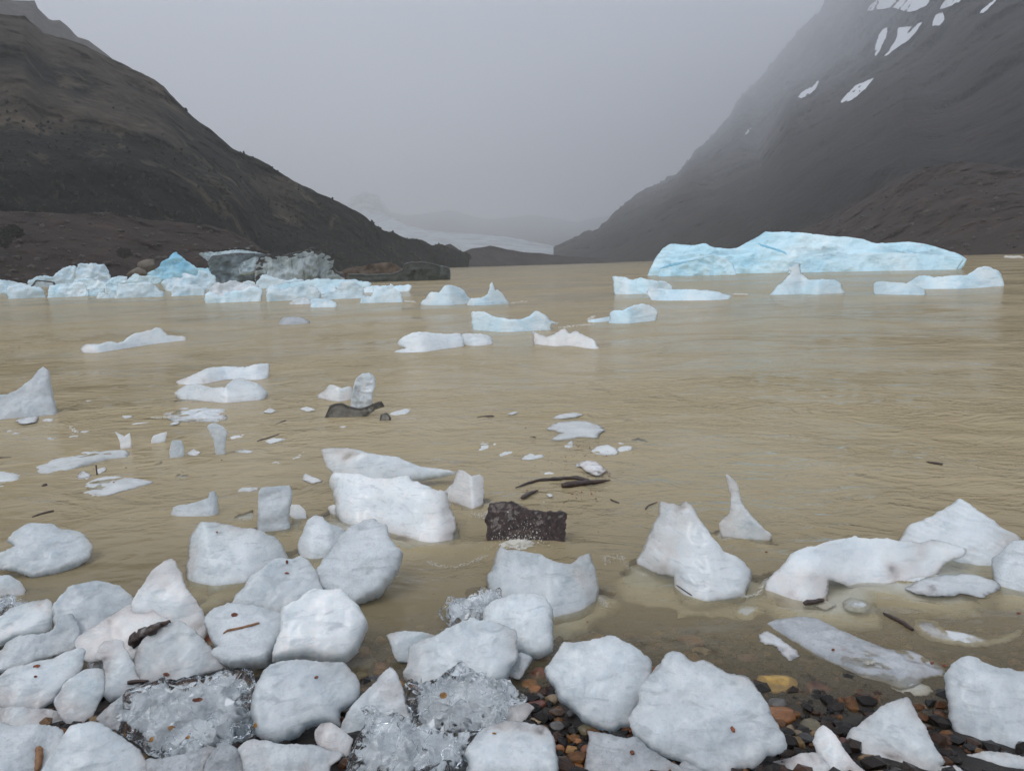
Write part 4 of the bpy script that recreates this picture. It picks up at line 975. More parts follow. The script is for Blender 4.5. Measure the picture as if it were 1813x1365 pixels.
jam('low blue hump below the pyramid peak, nearer its left side', 'Y1', [(870, 475), (940, 412), (1000, 430), (1070, 425), (1135, 455), (1050, 480), (920, 488)], mat='blue')
jam('jumble of square white blocks below the pyramid peak', 'Y1', [(1120, 480), (1200, 440), (1265, 440), (1270, 405), (1300, 410), (1375, 430), (1390, 390), (1440, 400), (1510, 440), (1510, 490), (1400, 525), (1200, 530)], facets=6)
jam('plain white slab at the water edge under the square blocks', 'Y1', [(1180, 560), (1200, 510), (1290, 495), (1380, 490), (1435, 525), (1400, 562)])
jam('rounded white knob beside the beaked berg', 'Y1', [(1490, 445), (1495, 430), (1540, 410), (1570, 430), (1565, 468), (1510, 470)])
jam('small white mound in front of the beaked berg', 'Y2', [(315, 400), (370, 365), (420, 380), (432, 408), (350, 418)])
jam('low white berg with a square step in front of the striped berg', 'Y2', [(425, 395), (460, 335), (510, 330), (560, 350), (640, 365), (690, 350), (745, 368), (600, 405), (470, 420)])
jam('flat pale berg cut by the left frame edge', 'Y1', [(-120, 500), (-60, 480), (40, 485), (65, 520), (40, 552), (-120, 550)])
jam('small filler slab between the blunt berg and the smooth blue slab', 'Y1', [(605, 555), (640, 515), (720, 520), (745, 550), (650, 568)])
jam('tiny white wedge at the waterline left of the smooth blue slab', 'Y1', [(638, 580), (690, 545), (765, 568), (752, 582)])
jam('tiny round berg tucked against the smooth blue slab', 'Y1', [(750, 560), (800, 530), (835, 562), (790, 580)])
jam('pinkish dirty raft under the leaning slab', 'Y1', [(180, 495), (250, 460), (380, 470), (385, 498), (280, 505)], mat='dirty', tilt=40)
jam('low white raft behind the icy rounded berg', 'Y1', [(-60, 470), (20, 455), (110, 470), (200, 490), (160, 510), (-60, 500)])

# ---- other things in the water
rock = chunk('dark_rock', 'dark porous boulder with a flat front, waves splashing over it', 'rock', None, 'darkrock', 'Y7', [(240, 900), (245, 860), (265, 770), (350, 755), (420, 758), (500, 790), (560, 815), (640, 822), (740, 820), (818, 840), (820, 960), (780, 1010), (640, 1060), (560, 1000), (430, 960), (380, 985), (290, 970)], tilt=34, T=.5, back=1.2, edge=.2, n=2400, no=260, facets=3, rough=.22, bed=False, sub=.06, oroll=.03, yaw=-14)

# ---- small scraps of slush nothing tells apart
_sr = np.random.default_rng(21)
for _cx, _cy, _sx, _sy, _n in ((300, 800, 150, 60, 26), (1000, 790, 75, 32, 9), (140, 750, 90, 45, 10), (480, 850, 60, 45, 5)):
    for _ in range(_n):
        _x, _y = _sr.normal(_cx, _sx), _sr.normal(_cy, _sy)
        if _y < 690 or _y > 905 or _x < -20: continue
        _w = _sr.uniform(6, 20); _h = _w * _sr.uniform(.22, .42); _t = _sr.uniform(-.25, .1)
        _pp = []
        for _k in range(8):
            _a = -6.283 * _k / 8
            _q = _sr.uniform(.6, 1.15)
            _pp.append((_x + math.cos(_a) * _w * _q, _y + math.sin(_a) * _h * _q + math.cos(_a) * _w * _t))
        _o = sl('tiny pale scrap of slush adrift between the bigger ice pieces', 'P', _pp, flat=_sr.uniform(-.022, .002), n=60, no=36)
        _o.name = 'slush_scrap'
        _o['category'] = 'slush scrap'; _o['group'] = 'tiny slush scraps on the water'


# ================================================================== stones on the beach
def rock_mesh(rg, rx, ry, rz, cuts=9, sub=2, rough=0.06):
    bm = bmesh.new()
    bmesh.ops.create_icosphere(bm, subdivisions=sub, radius=1.0)
    V = np.array([v.co[:] for v in bm.verts]); Fc = [[v.index for v in f.verts] for f in bm.faces]
    bm.free()
    nr = rg.normal(size=(cuts, 3)); nr /= np.linalg.norm(nr, axis=1, keepdims=True)
    k = rg.uniform(0.62, 0.95, cuts)
    dn = V @ nr.T
    rad = np.min(np.where(dn > 0.05, k[None] / np.maximum(dn, 0.05), 9.0), axis=1)
    rad = np.minimum(rad, 1.05)
    V = V * rad[:, None]
    V = V * (1 + rough * fbm(V * 2.2 + rg.uniform(-30, 30, 3), 3))[:, None]
    a = rg.uniform(0, 6.28)
    V = V * np.array([rx, ry, rz])
    return V, Fc, a


SK = [('Z7', 185, 405, 62, 52, 'rust', 'big rust red block of stone left of the round pale slab'),
      ('Z7', 130, 460, 48, 24, 'orange', 'flat orange stone just below the rust red block'),
      ('Z7', 160, 495, 46, 30, 'orange', 'orange brown stone under the flat orange one'),
      ('Z7', 198, 540, 46, 30, 'grey', 'dull grey brown stone left of the knobbly tan one'),
      ('Z7', 272, 548, 46, 42, 'tan', 'knobbly tan stone touching the round pale slab'),
      ('Z7', 180, 582, 52, 24, 'red', 'dark red stone below the dull grey brown one'),
      ('Z7', 310, 613, 32, 22, 'orange', 'small orange stone at the rim of the round slab'),
      ('Z7', 298, 642, 46, 13, 'brown', 'thin brown flake of stone under the small orange one'),
      ('Z7', 392, 645, 34, 22, 'grey', 'small grey stone right of the thin brown flake'),
      ('Z7', 170, 690, 46, 20, 'tan', 'pale tan stone beside the white knob'),
      ('Z7', 305, 720, 46, 24, 'grey', 'grey brown stone in the middle of the black gravel gap'),
      ('Z7', 395, 727, 17, 11, 'grey', 'tiny pale grey pebble in the black gravel gap'),
      ('Z7', 488, 745, 50, 26, 'olive', 'olive stone at the corner of the dark glassy chunk'),
      ('Z7', 425, 813, 30, 22, 'orange', 'round bright orange pebble in the black gravel gap'),
      ('Z7', 315, 858, 30, 33, 'orange', 'upright orange stone beside the bottom centre chunk'),
      ('Z7', 390, 868, 44, 19, 'amber', 'flat amber stone between two orange ones'),
      ('Z7', 475, 860, 28, 38, 'rust', 'tall rust stone against the dark glassy chunk'),
      ('Z7', 435, 905, 22, 22, 'brown', 'small brown pebble below the flat amber stone'),
      ('Z7', 340, 930, 40, 36, 'brown', 'round brown stone low beside the bottom centre chunk'),
      ('Z7', 415, 980, 44, 17, 'orange', 'orange stone cut by the bottom frame edge'),
      ('Z7', 748, 752, 46, 22, 'rust', 'rust stone squeezed between the round and the largest slab'),
      ('Z7', 1442, 978, 52, 24, 'rust', 'rust red stone under the bottom tip of the largest slab'),
      ('Z7', 1545, 968, 32, 30, 'brown', 'brown stone right of the rust one at the bottom tip'),
      ('Z7', 1710, 655, 84, 38, 'orange', 'long orange stone right of the largest slab'),
      ('Z7', 1672, 588, 62, 30, 'grey', 'dark grey stone above the long orange one'),
      ('Z7', 1672, 470, 108, 32, 'yellow', 'bright yellow stone under shallow water right of the largest slab'),
      ('Z7', 1745, 738, 28, 42, 'tan', 'upright tan stone below the long orange one'),
      ('Z7', 1688, 697, 22, 22, 'brown', 'small brown stone left of the upright tan one'),
      ('Z7', 1795, 765, 34, 26, 'tan', 'small tan stone right of the upright tan one'),
      ('Z7', 225, 302, 42, 22, 'rust', 'rust stone under water beside the squarish slab'),
      ('Z7', 1130, 212, 82, 22, 'red', 'reddish stone deep under the murky water above the largest slab'),
      ('Z7', 1200, 270, 62, 30, 'tan', 'tan stone under the murky water behind the largest slab'),
      ('Z7', 1490, 302, 62, 26, 'red', 'red brown stone under the murky water beyond the largest slab'),
      ('Z4', 1395, 320, 62, 44, 'amber', 'amber stone right against the egg shaped chunk'),
      ('Z4', 1530, 240, 44, 46, 'amber', 'amber stone under water left of the pinkish wedge'),
      ('Z4', 1588, 315, 38, 48, 'brown', 'brown stone at the tip of the pinkish wedge'),
      ('Z4', 1405, 430, 78, 48, 'grey', 'rough grey brown stone right of the leaf flecked chunk'),
      ('Z4', 1540, 440, 62, 42, 'red', 'dark red stone beside the rough grey brown one'),
      ('Z4', 1370, 508, 54, 30, 'olive', 'olive stone at the shoulder of the leaf flecked chunk'),
      ('Z4', 1455, 548, 80, 48, 'charcoal', 'black stone above the grey triangular slab'),
      ('Z4', 1670, 405, 72, 42, 'charcoal', 'black stone right of the grey triangular slab tip'),
      ('Z4', 1690, 568, 28, 46, 'amber', 'amber stone at the edge of the heap of clear ice'),
      ('Z4', 1400, 605, 36, 22, 'brown', 'brown pebble along the edge of the grey triangular slab'),
      ('Z4', 1250, 770, 42, 30, 'brown', 'brown stone in the slot below the leaf flecked chunk'),
      ('Z4', 1225, 840, 22, 46, 'rust', 'narrow rust stone in the slot left of the grey triangular slab'),
      ('Z8', 440, 757, 62, 26, 'olive', 'olive tan stone above the finger shaped chunk'),
      ('Z8', 410, 842, 52, 26, 'charcoal', 'black stone left of the finger shaped chunk'),
      ('Z8', 640, 870, 42, 32, 'red', 'dark red stone between the finger and the tent shaped chunk'),
      ('Z8', 1190, 765, 26, 32, 'brown', 'brown stone under water right of the tent shaped chunk'),
      ('Z8', 470, 520, 80, 30, 'red', 'reddish flat stone under water beyond the bright yellow one'),
      ('Z5', 360, 655, 62, 32, 'tan', 'tan stone under water beside the clear crystal lump'),
      ('Z5', 120, 705, 62, 32, 'charcoal', 'black stone under water right of the egg shaped chunk'),
      ('Z5', 432, 785, 34, 20, 'tan', 'pale stone at the waterline above the pinkish wedge'),
      ('Z1', 460, 630, 70, 36, 'rust', 'rust stone under water beside the cracked flat chunk'),
      ('Z1', 1530, 790, 60, 30, 'red', 'reddish stone under water right of the pointed chunk')]
rg = np.random.default_rng(5)
for key, x, y, w, h, c, lab in SK:
    p = PX(key, [(x, y + h * 0.55)])[0]
    P = ground_hit(p, bed=True)
    s = Zs[key][2]
    dist = np.linalg.norm(P - CAM)
    rx = w / s * dist / FPX
    rz = max(h / s * dist / FPX * 0.85, rx * 0.35)
    V, Fc, a = rock_mesh(rg, rx, rx * rg.uniform(.7, 1.0), rz, sub=3)
    P = P + np.array([0, rx * 0.4, rz * 0.30])
    V = V + P
    o = new_mesh('stone', V, Fc, M['s_' + c], True, None, P)
    tag(o, lab, 'stone', 'wet stones on the beach')
    remember(V, Fc)

ICEB = BVHTree.FromPolygons(np.concatenate(BV).tolist(), BF)
# gravel: thousands of small dark pebbles
GV, GF, GT = [], [], []
base_rocks = [rock_mesh(rg, 1, 1, 1, 8, 1)[:2] for _ in range(12)]
n0 = 0
for i in range(11000):
    x, y = (rg.uniform(-2.0, 2.2), rg.uniform(1.4, 2.9)) if i % 6 else (rg.uniform(-3.5, 3.5), rg.uniform(1.2, 3.8))
    if abs(x) > 0.95 * y + .4: continue
    if ICEB.ray_cast(Vector((x, y, 2)), Vector((0, 0, -1)), 4)[0] is not None: continue
    r_ = rg.choice([.010, .016, .024, .034], p=[.36, .32, .22, .10]) * rg.uniform(.7, 1.3)
    V, Fc = base_rocks[i % 12]
    a = rg.uniform(0, 6.28); ca, sa = math.cos(a), math.sin(a)
    S = V * np.array([r_, r_ * rg.uniform(.6, 1), r_ * rg.uniform(.4, .75)])
    W = np.stack([S[:, 0] * ca - S[:, 1] * sa, S[:, 0] * sa + S[:, 1] * ca, S[:, 2]], 1)
    W = W + np.array([x, y, float(bed_z(x, y)) + r_ * .25])
    GV.append(W); GF.append(np.array(Fc) + n0); n0 += len(V)
    GT.append(np.full(len(V), np.clip(rg.beta(1.0, 1.9) + (0.12 if r_ > .018 else -.08), 0, 1)))
GV = np.concatenate(GV); GF = np.concatenate(GF)
g = new_mesh('gravel', GV, GF, M['pebble'], False, {'tone': np.concatenate(GT)})
tag(g, 'dark wet gravel between the stranded ice chunks', 'gravel', kind='stuff')
remember(GV, GF.tolist())

# lake bed and beach: one sheet from behind the camera to beyond the mountains
ys = np.concatenate([np.linspace(-400, -6, 30), np.linspace(-5, 8, 210), np.geomspace(8.2, 7000, 60)])
xs = np.concatenate([-np.geomspace(7000, 6.2, 50), np.linspace(-6, 6, 190), np.geomspace(6.2, 7000, 50)])
X, Y = np.meshgrid(xs, ys)
Z = bed_z(X, Y)
near = np.exp(-(X ** 2 + (Y - 2.5) ** 2) / 40)
Z = Z + near * 0.004 * fbm(np.stack([X.ravel() * 2, Y.ravel() * 2, 0 * X.ravel()], 1), 4).reshape(X.shape) * (np.abs(Y) < 20)
Z = np.where(Y < 1.0, np.minimum(Z, 0.5 + 0.0 * Y), Z)
nx_, ny_ = len(xs), len(ys)
idx = np.arange(nx_ * ny_).reshape(ny_, nx_)
GQ = np.stack([idx[:-1, :-1].ravel(), idx[:-1, 1:].ravel(), idx[1:, 1:].ravel(), idx[1:, :-1].ravel()], 1)
bedV = np.stack([X.ravel(), Y.ravel(), Z.ravel()], 1)
b = new_mesh('ground', bedV, GQ, M['bed'])
tag(b, 'dark gravelly beach and lake bed sloping under the water', 'ground', kind='structure')

BVH = BVHTree.FromPolygons(np.concatenate(BV).tolist(), BF)

# ================================================================== water
na = 1000
fi = np.concatenate([np.linspace(58, 1.0, 560), np.linspace(0.93, 0.06, 70)[:]])
rr = CAM_H / np.tan(np.radians(fi))
rr = np.concatenate([rr, [1900, 2600, 4000, 6500]])
az = np.radians(np.linspace(-62, 62, na))
RR, AZ = np.meshgrid(rr, az, indexing='ij')
WX, WY = RR * np.sin(AZ), RR * np.cos(AZ)
drr = np.gradient(rr)
DR = np.repeat(drr[:, None], na, 1)
x, y = WX.ravel(), WY.ravel()
wz = np.zeros(x.size)
warp = fbm(np.stack([x * .25, y * .25, 0 * x + 3], 1), 2)
ang = 0.30 * np.tanh(x / (0.35 * np.abs(y) + 1.0)) * -1 + 0.12
ca, sa = np.cos(ang), np.sin(ang)
patch = 0.12 + 1.0 * np.clip(0.45 + 1.3 * fbm(np.stack([x * .22 + 7, y * .35, 0 * x], 1), 3), 0, 1.4)
for lam, amp, ani, rid in ((6.0, .030, 1.6, 0), (2.4, .024, 1.5, 1), (1.05, .020, 1.5, 1), (.5, .012, 1.6, 1), (.24, .0068, 1.7, 1), (.12, .0030, 1.6, 1)):
    w = np.clip((lam / (DR.ravel() * 2.0) - 0.7) / 1.3, 0, 1)
    sel = w > 0.001
    u_ = (x * ca + y * sa)[sel] / (lam * ani)
    v_ = (-x * sa + y * ca)[sel] / lam + 1.2 * warp[sel]
    n_ = perlin(np.stack([u_, v_, np.full(u_.size, lam * 13.7)], 1))
    if rid: n_ = (1 - np.abs(n_) * 1.6) ** 2 * 0.8 - 0.3
    k = patch[sel] if lam < 2 else 1.0
    wz[sel] += amp * w[sel] * n_ * k
calm = np.clip((RR.ravel() - 2.2) / 3.5, 0.12, 1.0)
wz *= calm
hollow = np.exp(-((x + .22) / .30) ** 2 - ((y - 4.05) / .14) ** 2) * -.035 + np.exp(-((x + .05) / .42) ** 2 - ((y - 3.78) / .10) ** 2) * .03
wz += hollow
depth = np.full(x.size, 5.0)
nearm = np.where(RR.ravel() < 14)[0]
for i in nearm:
    p = Vector((x[i], y[i], wz[i]))
    bz = float(-max(0.0, -1)) if False else None
    hit = BVH.ray_cast(p + Vector((0, 0, 0.0)), Vector((0, 0, -1)), 1.0)
    d1 = hit[3] if hit[0] is not None else 9.0
    depth[i] = d1
bz = bed_z(x, y)
depth = np.minimum(depth, np.maximum(wz - bz, 0))
# water is only as clear as its deepest neighbour: no clear rim round floating ice
Dm = depth.reshape(len(rr), na)
Dp = np.pad(Dm, 2, mode='edge')
Dm = np.max([Dp[a:a + len(rr), b_:b_ + na] for a in range(5) for b_ in range(5)], axis=0)
depth = Dm.ravel()
wi = np.arange(len(rr) * na).reshape(len(rr), na)
WQ = np.stack([wi[:-1, :-1].ravel(), wi[:-1, 1:].ravel(), wi[1:, 1:].ravel(), wi[1:, :-1].ravel()], 1)
w = new_mesh('water', np.stack([x, y, wz], 1), np.ascontiguousarray(WQ), M['water'], True, {'depth': depth})
tag(w, 'rippled silty tan lake water', 'water', kind='structure')


# ================================================================== twigs, bark, leaves, drift
def land(px, lift=0.0):
    d = rays([px])[0]
    h = BVH.ray_cast(Vector(CAM), Vector(d), 20)
    pw = ground_hit(px)
    dw = np.linalg.norm(pw - CAM)
    if h[0] is not None and h[3] < dw:
        return np.array(h[0]) - d * lift
    return pw - d * lift


def tube(name, label, cat, group, mat, key, path, r0, r1, flat_=1.0, lump=0.2, seg=10, on_water=False):
    px = PX(key, path)
    pts = []
    for a, b_ in zip(px[:-1], px[1:]):
        for t in np.linspace(0, 1, 6)[:-1]: pts.append((a[0] + (b_[0] - a[0]) * t, a[1] + (b_[1] - a[1]) * t))
    pts.append(px[-1])
    P = np.array([ground_hit(p) if on_water else land(p) for p in pts])
    for _ in range(3): P[1:-1] = (P[:-2] + P[1:-1] * 2 + P[2:]) / 4
    P[:, 2] += r0 * .35
    n = len(P)
    tn = np.gradient(P, axis=0); tn /= np.linalg.norm(tn, axis=1, keepdims=True)
    up = np.array([0, 0, 1.0])
    sd = np.cross(tn, up); sd /= np.linalg.norm(sd, axis=1, keepdims=True) + 1e-9
    u2 = np.cross(sd, tn)
    V, Fc = [], []
    of = random.uniform(0, 90)
    for i in range(n):
        t = i / (n - 1)
        r_ = (r0 + (r1 - r0) * t) * (0.55 + 0.45 * min(1, 6 * t, 6 * (1 - t) + .2))
        for k in range(seg):
            a = 2 * math.pi * k / seg
            q = np.array([[math.cos(a) * 1.5 + of, math.sin(a) * 1.5, i * .35]])
            rr_ = r_ * (1 + lump * float(fbm(q, 2)[0]))
            V.append(P[i] + sd[i] * math.cos(a) * rr_ + u2[i] * math.sin(a) * rr_ * flat_)
    for i in range(n - 1):
        for k in range(seg):
            Fc.append([i * seg + k, i * seg + (k + 1) % seg, (i + 1) * seg + (k + 1) % seg, (i + 1) * seg + k])
    Fc.append(list(range(seg))[::-1]); Fc.append([(n - 1) * seg + k for k in range(seg)])
    o = new_mesh(name, V, Fc, M[mat], True, None, P[n // 2])
    return tag(o, label, cat, group)


GW = 'driftwood and twigs'
tube('driftwood', 'long flat curved piece of black driftwood bark behind the dark rock', 'driftwood', GW, 'wood', 'Y7', [(455, 662), (540, 628), (620, 605), (720, 600), (820, 590), (900, 592), (975, 608)], .010, .022, .6, .5, on_water=True)
tube('driftwood', 'stubby tapering log of wet red driftwood with a broken end', 'driftwood', GW, 'wood', 'Y7', [(785, 652), (850, 645), (950, 632), (1050, 624), (1130, 616)], .030, .008, .9, .3, on_water=True)
tube('driftwood', 'half sunken knob of driftwood just above the dark rock', 'driftwood', GW, 'wood', 'Y7', [(500, 740), (550, 705), (612, 684)], .020, .012, .6, .3, on_water=True)
tube('twig', 'short straight twig right of the dark rock', 'twig', GW, 'wood', 'Y7', [(1130, 742), (1160, 756), (1192, 768)], .005, .004, on_water=True)
tube('twig', 'hooked twig left of the striped peak', 'twig', GW, 'wood', 'Y7', [(1382, 812), (1395, 790), (1430, 775), (1466, 762)], .005, .003, on_water=True)
tube('twig', 'tiny twig in the reddish debris, lower of two', 'twig', GW, 'wood', 'Y7', [(502, 346), (525, 350), (547, 356)], .005, .004, on_water=True)
tube('twig', 'tiny twig in the reddish debris, upper of two', 'twig', GW, 'wood', 'Y7', [(574, 297), (600, 301)], .006, .004, on_water=True)
tube('stick', 'thick dark stick adrift alone beyond the slush cluster', 'stick', GW, 'wood', 'Y7', [(175, 162), (230, 156), (300, 155)], .010, .018, on_water=True)
tube('stick', 'short knobbed black stick below the curved ice bars', 'stick', GW, 'wood', 'Y6', [(312, 411), (350, 398), (390, 386)], .008, .020, on_water=True)
tube('stick', 'thin red brown stick on a pale cake of ice', 'stick', GW, 'wood', 'Y6', [(202, 514), (260, 498), (310, 482), (350, 470)], .008, .010, on_water=True)
tube('stick', 'faint stick drifting toward the right frame edge', 'stick', GW, 'wood', 'Y8', [(1375, 46), (1410, 52), (1446, 58)], .006, .012, on_water=True)
tube('stick', 'dark stick in the ripples above the cracked flat chunk', 'stick', GW, 'wood', 'Y5', [(215, 1120), (280, 1098), (360, 1080)], .008, .012, on_water=True)
tube('stick', 'dark stick at the left frame edge above the slush ribbon', 'stick', GW, 'wood', 'Y5', [(-30, 728), (30, 722), (78, 720)], .010, .008, on_water=True)
tube('twig', 'curved twig lying on a slush piece', 'twig', GW, 'wood', 'Y5', [(508, 858), (560, 860), (604, 848)], .005, .006, on_water=True)
tube('twig', 'forked end twig beside the curved one on the slush', 'twig', GW, 'wood', 'Y5', [(510, 856), (535, 838), (552, 824)], .006, .005, on_water=True)
tube('stick', 'dark knot of wood below the slush with the twigs', 'stick', GW, 'wood', 'Y5', [(285, 918), (300, 911), (318, 908)], .015, .016, on_water=True)
tube('wood_scrap', 'wet black scrap of wood under the humped block', 'wood scrap', GW, 'wood', 'Y8', [(822, 686), (850, 682), (880, 675), (912, 668)], .014, .010, .8, .5, on_water=True)
tube('stick', 'long dark stick half sunk beyond the glazed grey slab', 'stick', GW, 'wood', 'Y8', [(1180, 728), (1230, 752), (1275, 775), (1312, 802)], .008, .009, on_water=True)
tube('twig', 'hairline twig at the foot of the striped peak', 'twig', GW, 'wood', 'Y8', [(248, 600), (280, 622), (318, 647)], .003, .003)
tube('twig', 'curved tan twig lying on the streaked slab', 'twig', GW, 'tanwood', 'Z3', [(325, 1045), (355, 1022), (420, 1010), (500, 992), (560, 975), (600, 963)], .0045, .0055)
tube('stick', 'tan stick lying upright at the bottom left', 'stick', GW, 'tanwood', 'Z2', [(293, 1048), (303, 1090), (302, 1150), (285, 1240)], .010, .010)
tube('bark', 'black knotted piece of bark lying between white chunks', 'bark', GW, 'wood', 'Z1', [(1010, 1100), (1050, 1110), (1100, 1070), (1160, 1040), (1220, 1000), (1306, 970)], .036, .010, .8, .7, seg=14)
tube('bark', 'thin sliver of bark above the crackled clear ice', 'bark', GW, 'wood', 'Z2', [(975, 560), (1020, 556), (1080, 550), (1138, 546)], .010, .004)
# the upright twig
p = ground_hit(PX('Y5', [(650, 836)])[0])
hgt = 16 / FPX * np.linalg.norm(p - CAM)
Vt = [p + np.array([c * .006, s * .006, z]) for z in (0, hgt) for c, s in ((1, 0), (0, 1), (-1, 0), (0, -1))]
tag(new_mesh('twig', Vt, [[0, 1, 5, 4], [1, 2, 6, 5], [2, 3, 7, 6], [3, 0, 4, 7], [4, 5, 6, 7]], M['wood'], False, None, p), 'upright twig stuck in a slush piece', 'twig', GW)

LEAF = [('Z1', 1600, 1090, 42, 52, 'large rust leaf wedged between the peak and the streaked slab'),
        ('Z2', 280, 428, 22, 13, 'rust leaf on the leaf specked slab, the larger of two'),
        ('Z2', 272, 506, 11, 8, 'dark leaf speck on the leaf specked slab'),
        ('Z2', 1272, 491, 24, 13, 'dark leaf at the top of the crackled clear ice'),
        ('Z2', 1310, 900, 30, 14, 'orange bark flake in the crackled clear ice'),
        ('Z2', 1158, 986, 18, 14, 'orange fleck low in the crackled clear ice'),
        ('Z2', 1435, 972, 16, 12, 'small orange fleck right in the crackled clear ice'),
        ('Z2', 1510, 684, 34, 16, 'brown flake high in the crackled clear ice'),
        ('Z3', 410, 898, 22, 18, 'dark red leaf on the streaked slab above the twig'),
        ('Z3', 812, 580, 18, 8, 'brown fleck on the white chunk behind the egg, lower of two'),
        ('Z3', 812, 495, 12, 14, 'pale brown fleck on the white chunk behind the egg, upper of two'),
        ('Z3', 277, 267, 9, 6, 'black fleck on the large four sided slab'),
        ('Z4', 1037, 512, 18, 10, 'red brown leaf fleck on the big rounded chunk'),
        ('Z4', 572, 878, 16, 20, 'orange fleck in the bright glassy lump'),
        ('Z6', 798, 650, 26, 26, 'yellow pebble like leaf in the heap of clear ice'),
        ('Z6', 1188, 940, 16, 8, 'tiny orange leaf on the bottom centre chunk'),
        ('Z7', 1386, 735, 14, 16, 'curled red leaf on the largest slab'),
        ('Z7', 765, 878, 17, 11, 'curled brown leaf on the dark glassy chunk'),
        ('Z8', 570, 258, 12, 8, 'red leaf on the glazed grey slab'),
        ('Z8', 1215, 343, 12, 9, 'red leaf by the blocky chunk, left of a pair'),
        ('Z8', 1296, 360, 15, 7, 'red leaf by the blocky chunk, right of a pair'),
        ('Z8', 1778, 20, 12, 7, 'dark red leaf near the right frame edge'),
        ('Y5', 762, 884, 8, 6, 'dark red leaf on the red flecked slush cake')]
for i, (key, x_, y_, w_, h_, lab) in enumerate(LEAF):
    s = Zs[key][2]
    p0 = PX(key, [(x_, y_)])[0]
    C_ = land(p0, .004)
    d = rays([p0])[0]
    k = np.linalg.norm(C_ - CAM) / FPX / s
    V2, n = [], 12
    up = Ur; rt = Rr
    for j in range(n):
        a = 2 * math.pi * j / n
        q = 0.9 + 0.16 * math.sin(2 * a + i) + 0.06 * math.sin(5 * a)
        V2.append(C_ + rt * math.cos(a) * w_ * k * q + (up * .8 + np.array([0, .6, 0])) * math.sin(a) * h_ * k * q - d * 0.003 * (1 + math.cos(2 * a)))
    V2 = np.array(V2)
    nb = V2 + d * .0025
    Vl = np.concatenate([V2, nb])
    Fl = [list(range(n))[::-1], [n + j for j in range(n)]] + [[j, (j + 1) % n, n + (j + 1) % n, n + j] for j in range(n)]
    tag(new_mesh('leaf', Vl, Fl, M['s_amber'] if 'orange' in lab or 'yellow' in lab else M['leaf'], False, None, C_), lab, 'leaf', 'leaves fallen on the ice')


def beads(spec):
    V, Fc = [], []
    bm = bmesh.new(); bmesh.ops.create_icosphere(bm, subdivisions=1, radius=1)
    S = np.array([v.co[:] for v in bm.verts]); SF = [[v.index for v in f.verts] for f in bm.faces]; bm.free()
    n0 = 0
    for (p, r_, sq) in spec:
        V.append(S * np.array([r_, r_ * rg.uniform(.7, 1.3), r_ * sq]) + p)
        Fc += [[i + n0 for i in f] for f in SF]; n0 += len(S)
    return np.concatenate(V), Fc


# reddish plant crumbs on the water
spec = []
for key, cx, cy, sx, sy, n in (('Y7', 900, 380, 170, 80, 130), ('Y7', 1090, 590, 60, 25, 30), ('Y7', 700, 560, 250, 140, 60), ('Y5', 850, 740, 240, 60, 70), ('Y6', 300, 330, 190, 90, 60), ('Y8', 500, 300, 700, 250, 40), ('Y7', 940, 715, 60, 20, 18)):
    for _ in range(n):
        q = PX(key, [(rg.normal(cx, sx), rg.normal(cy, sy))])[0]
        if q[1] < 690: continue
        P_ = ground_hit(q)
        spec.append((P_ + np.array([0, 0, .006]), rg.choice([.003, .005, .008], p=[.5, .4, .1]), .45))
V, Fc = beads(spec)
tag(new_mesh('plant_crumbs', V, Fc, M['leaf']), 'reddish brown plant crumbs scattered on the water', 'plant crumbs', kind='stuff')

# foam and splashes
spec = []


def foam_line(key, pts, n, jit, rmax):
    P_ = PX(key, pts); L_ = len(P_) - 1
    for _ in range(n * 3):
        t = rg.uniform(0, L_); i = min(int(t), L_ - 1); f = t - i
        q = (P_[i][0] * (1 - f) + P_[i + 1][0] * f + rg.normal(0, jit), P_[i][1] * (1 - f) + P_[i + 1][1] * f + rg.normal(0, jit * .45))
        W_ = ground_hit(q); dd_ = np.linalg.norm(W_ - CAM)
        spec.append((W_ + np.array([0, 0, rg.uniform(0.0, .008)]), rg.uniform(.12, .55) * rmax * max(dd_ / 4, .8), .6))


foam_line('Z5', [(480, 310), (560, 345), (700, 350), (820, 310), (900, 275), (960, 235)], 110, 2.5, .006)
foam_line('Y8', [(360, 625), (440, 640), (560, 655), (620, 640), (640, 600), (660, 575)], 130, 2.5, .007)
foam_line('Y8', [(0, 470), (30, 520), (70, 545), (110, 560)], 40, 3, .005)
foam_line('Y7', [(160, 850), (220, 870), (250, 840)], 60, 5, .006)
foam_line('Z5', [(1720, 560), (1760, 600), (1790, 640)], 60, 4, .005)
foam_line('Z5', [(1760, 260), (1800, 330)], 30, 4, .005)
foam_line('Y6', [(1100, 1120), (1200, 1135), (1330, 1145)], 50, 2, .005)
foam_line('Y7', [(560, 1030), (700, 1035), (760, 1010)], 50, 4, .006)
foam_line('Y7', [(1110, 1150), (1230, 1180), (1180, 1140)], 40, 4, .005)
foam_line('Z8', [(790, 350), (850, 345)], 25, 2, .007)
foam_line('Y5', [(1020, 455), (1150, 450), (1240, 470), (1320, 465), (1500, 465)], 120, 2.2, .008)
foam_line('Y5', [(470, 510), (490, 540), (520, 550)], 25, 2, .009)
foam_line('Y3', [(1130, 655), (1250, 640), (1340, 635)], 70, 2, .008)
foam_line('Y3', [(820, 497), (870, 490), (920, 487)], 50, 1.2, .009)
foam_line('Y3', [(130, 485), (200, 490)], 40, 1.2, .010)
foam_line('Y3', [(1310, 605), (1350, 580)], 40, 2, .008)
foam_line('Y4', [(610, 332), (665, 333)], 40, 1.2, .011)
foam_line('Y4', [(1740, 178), (1800, 178)], 30, 1.0, .02)
foam_line('Y4', [(255, 248), (330, 250)], 40, 1.0, .016)
V, Fc = beads(spec)
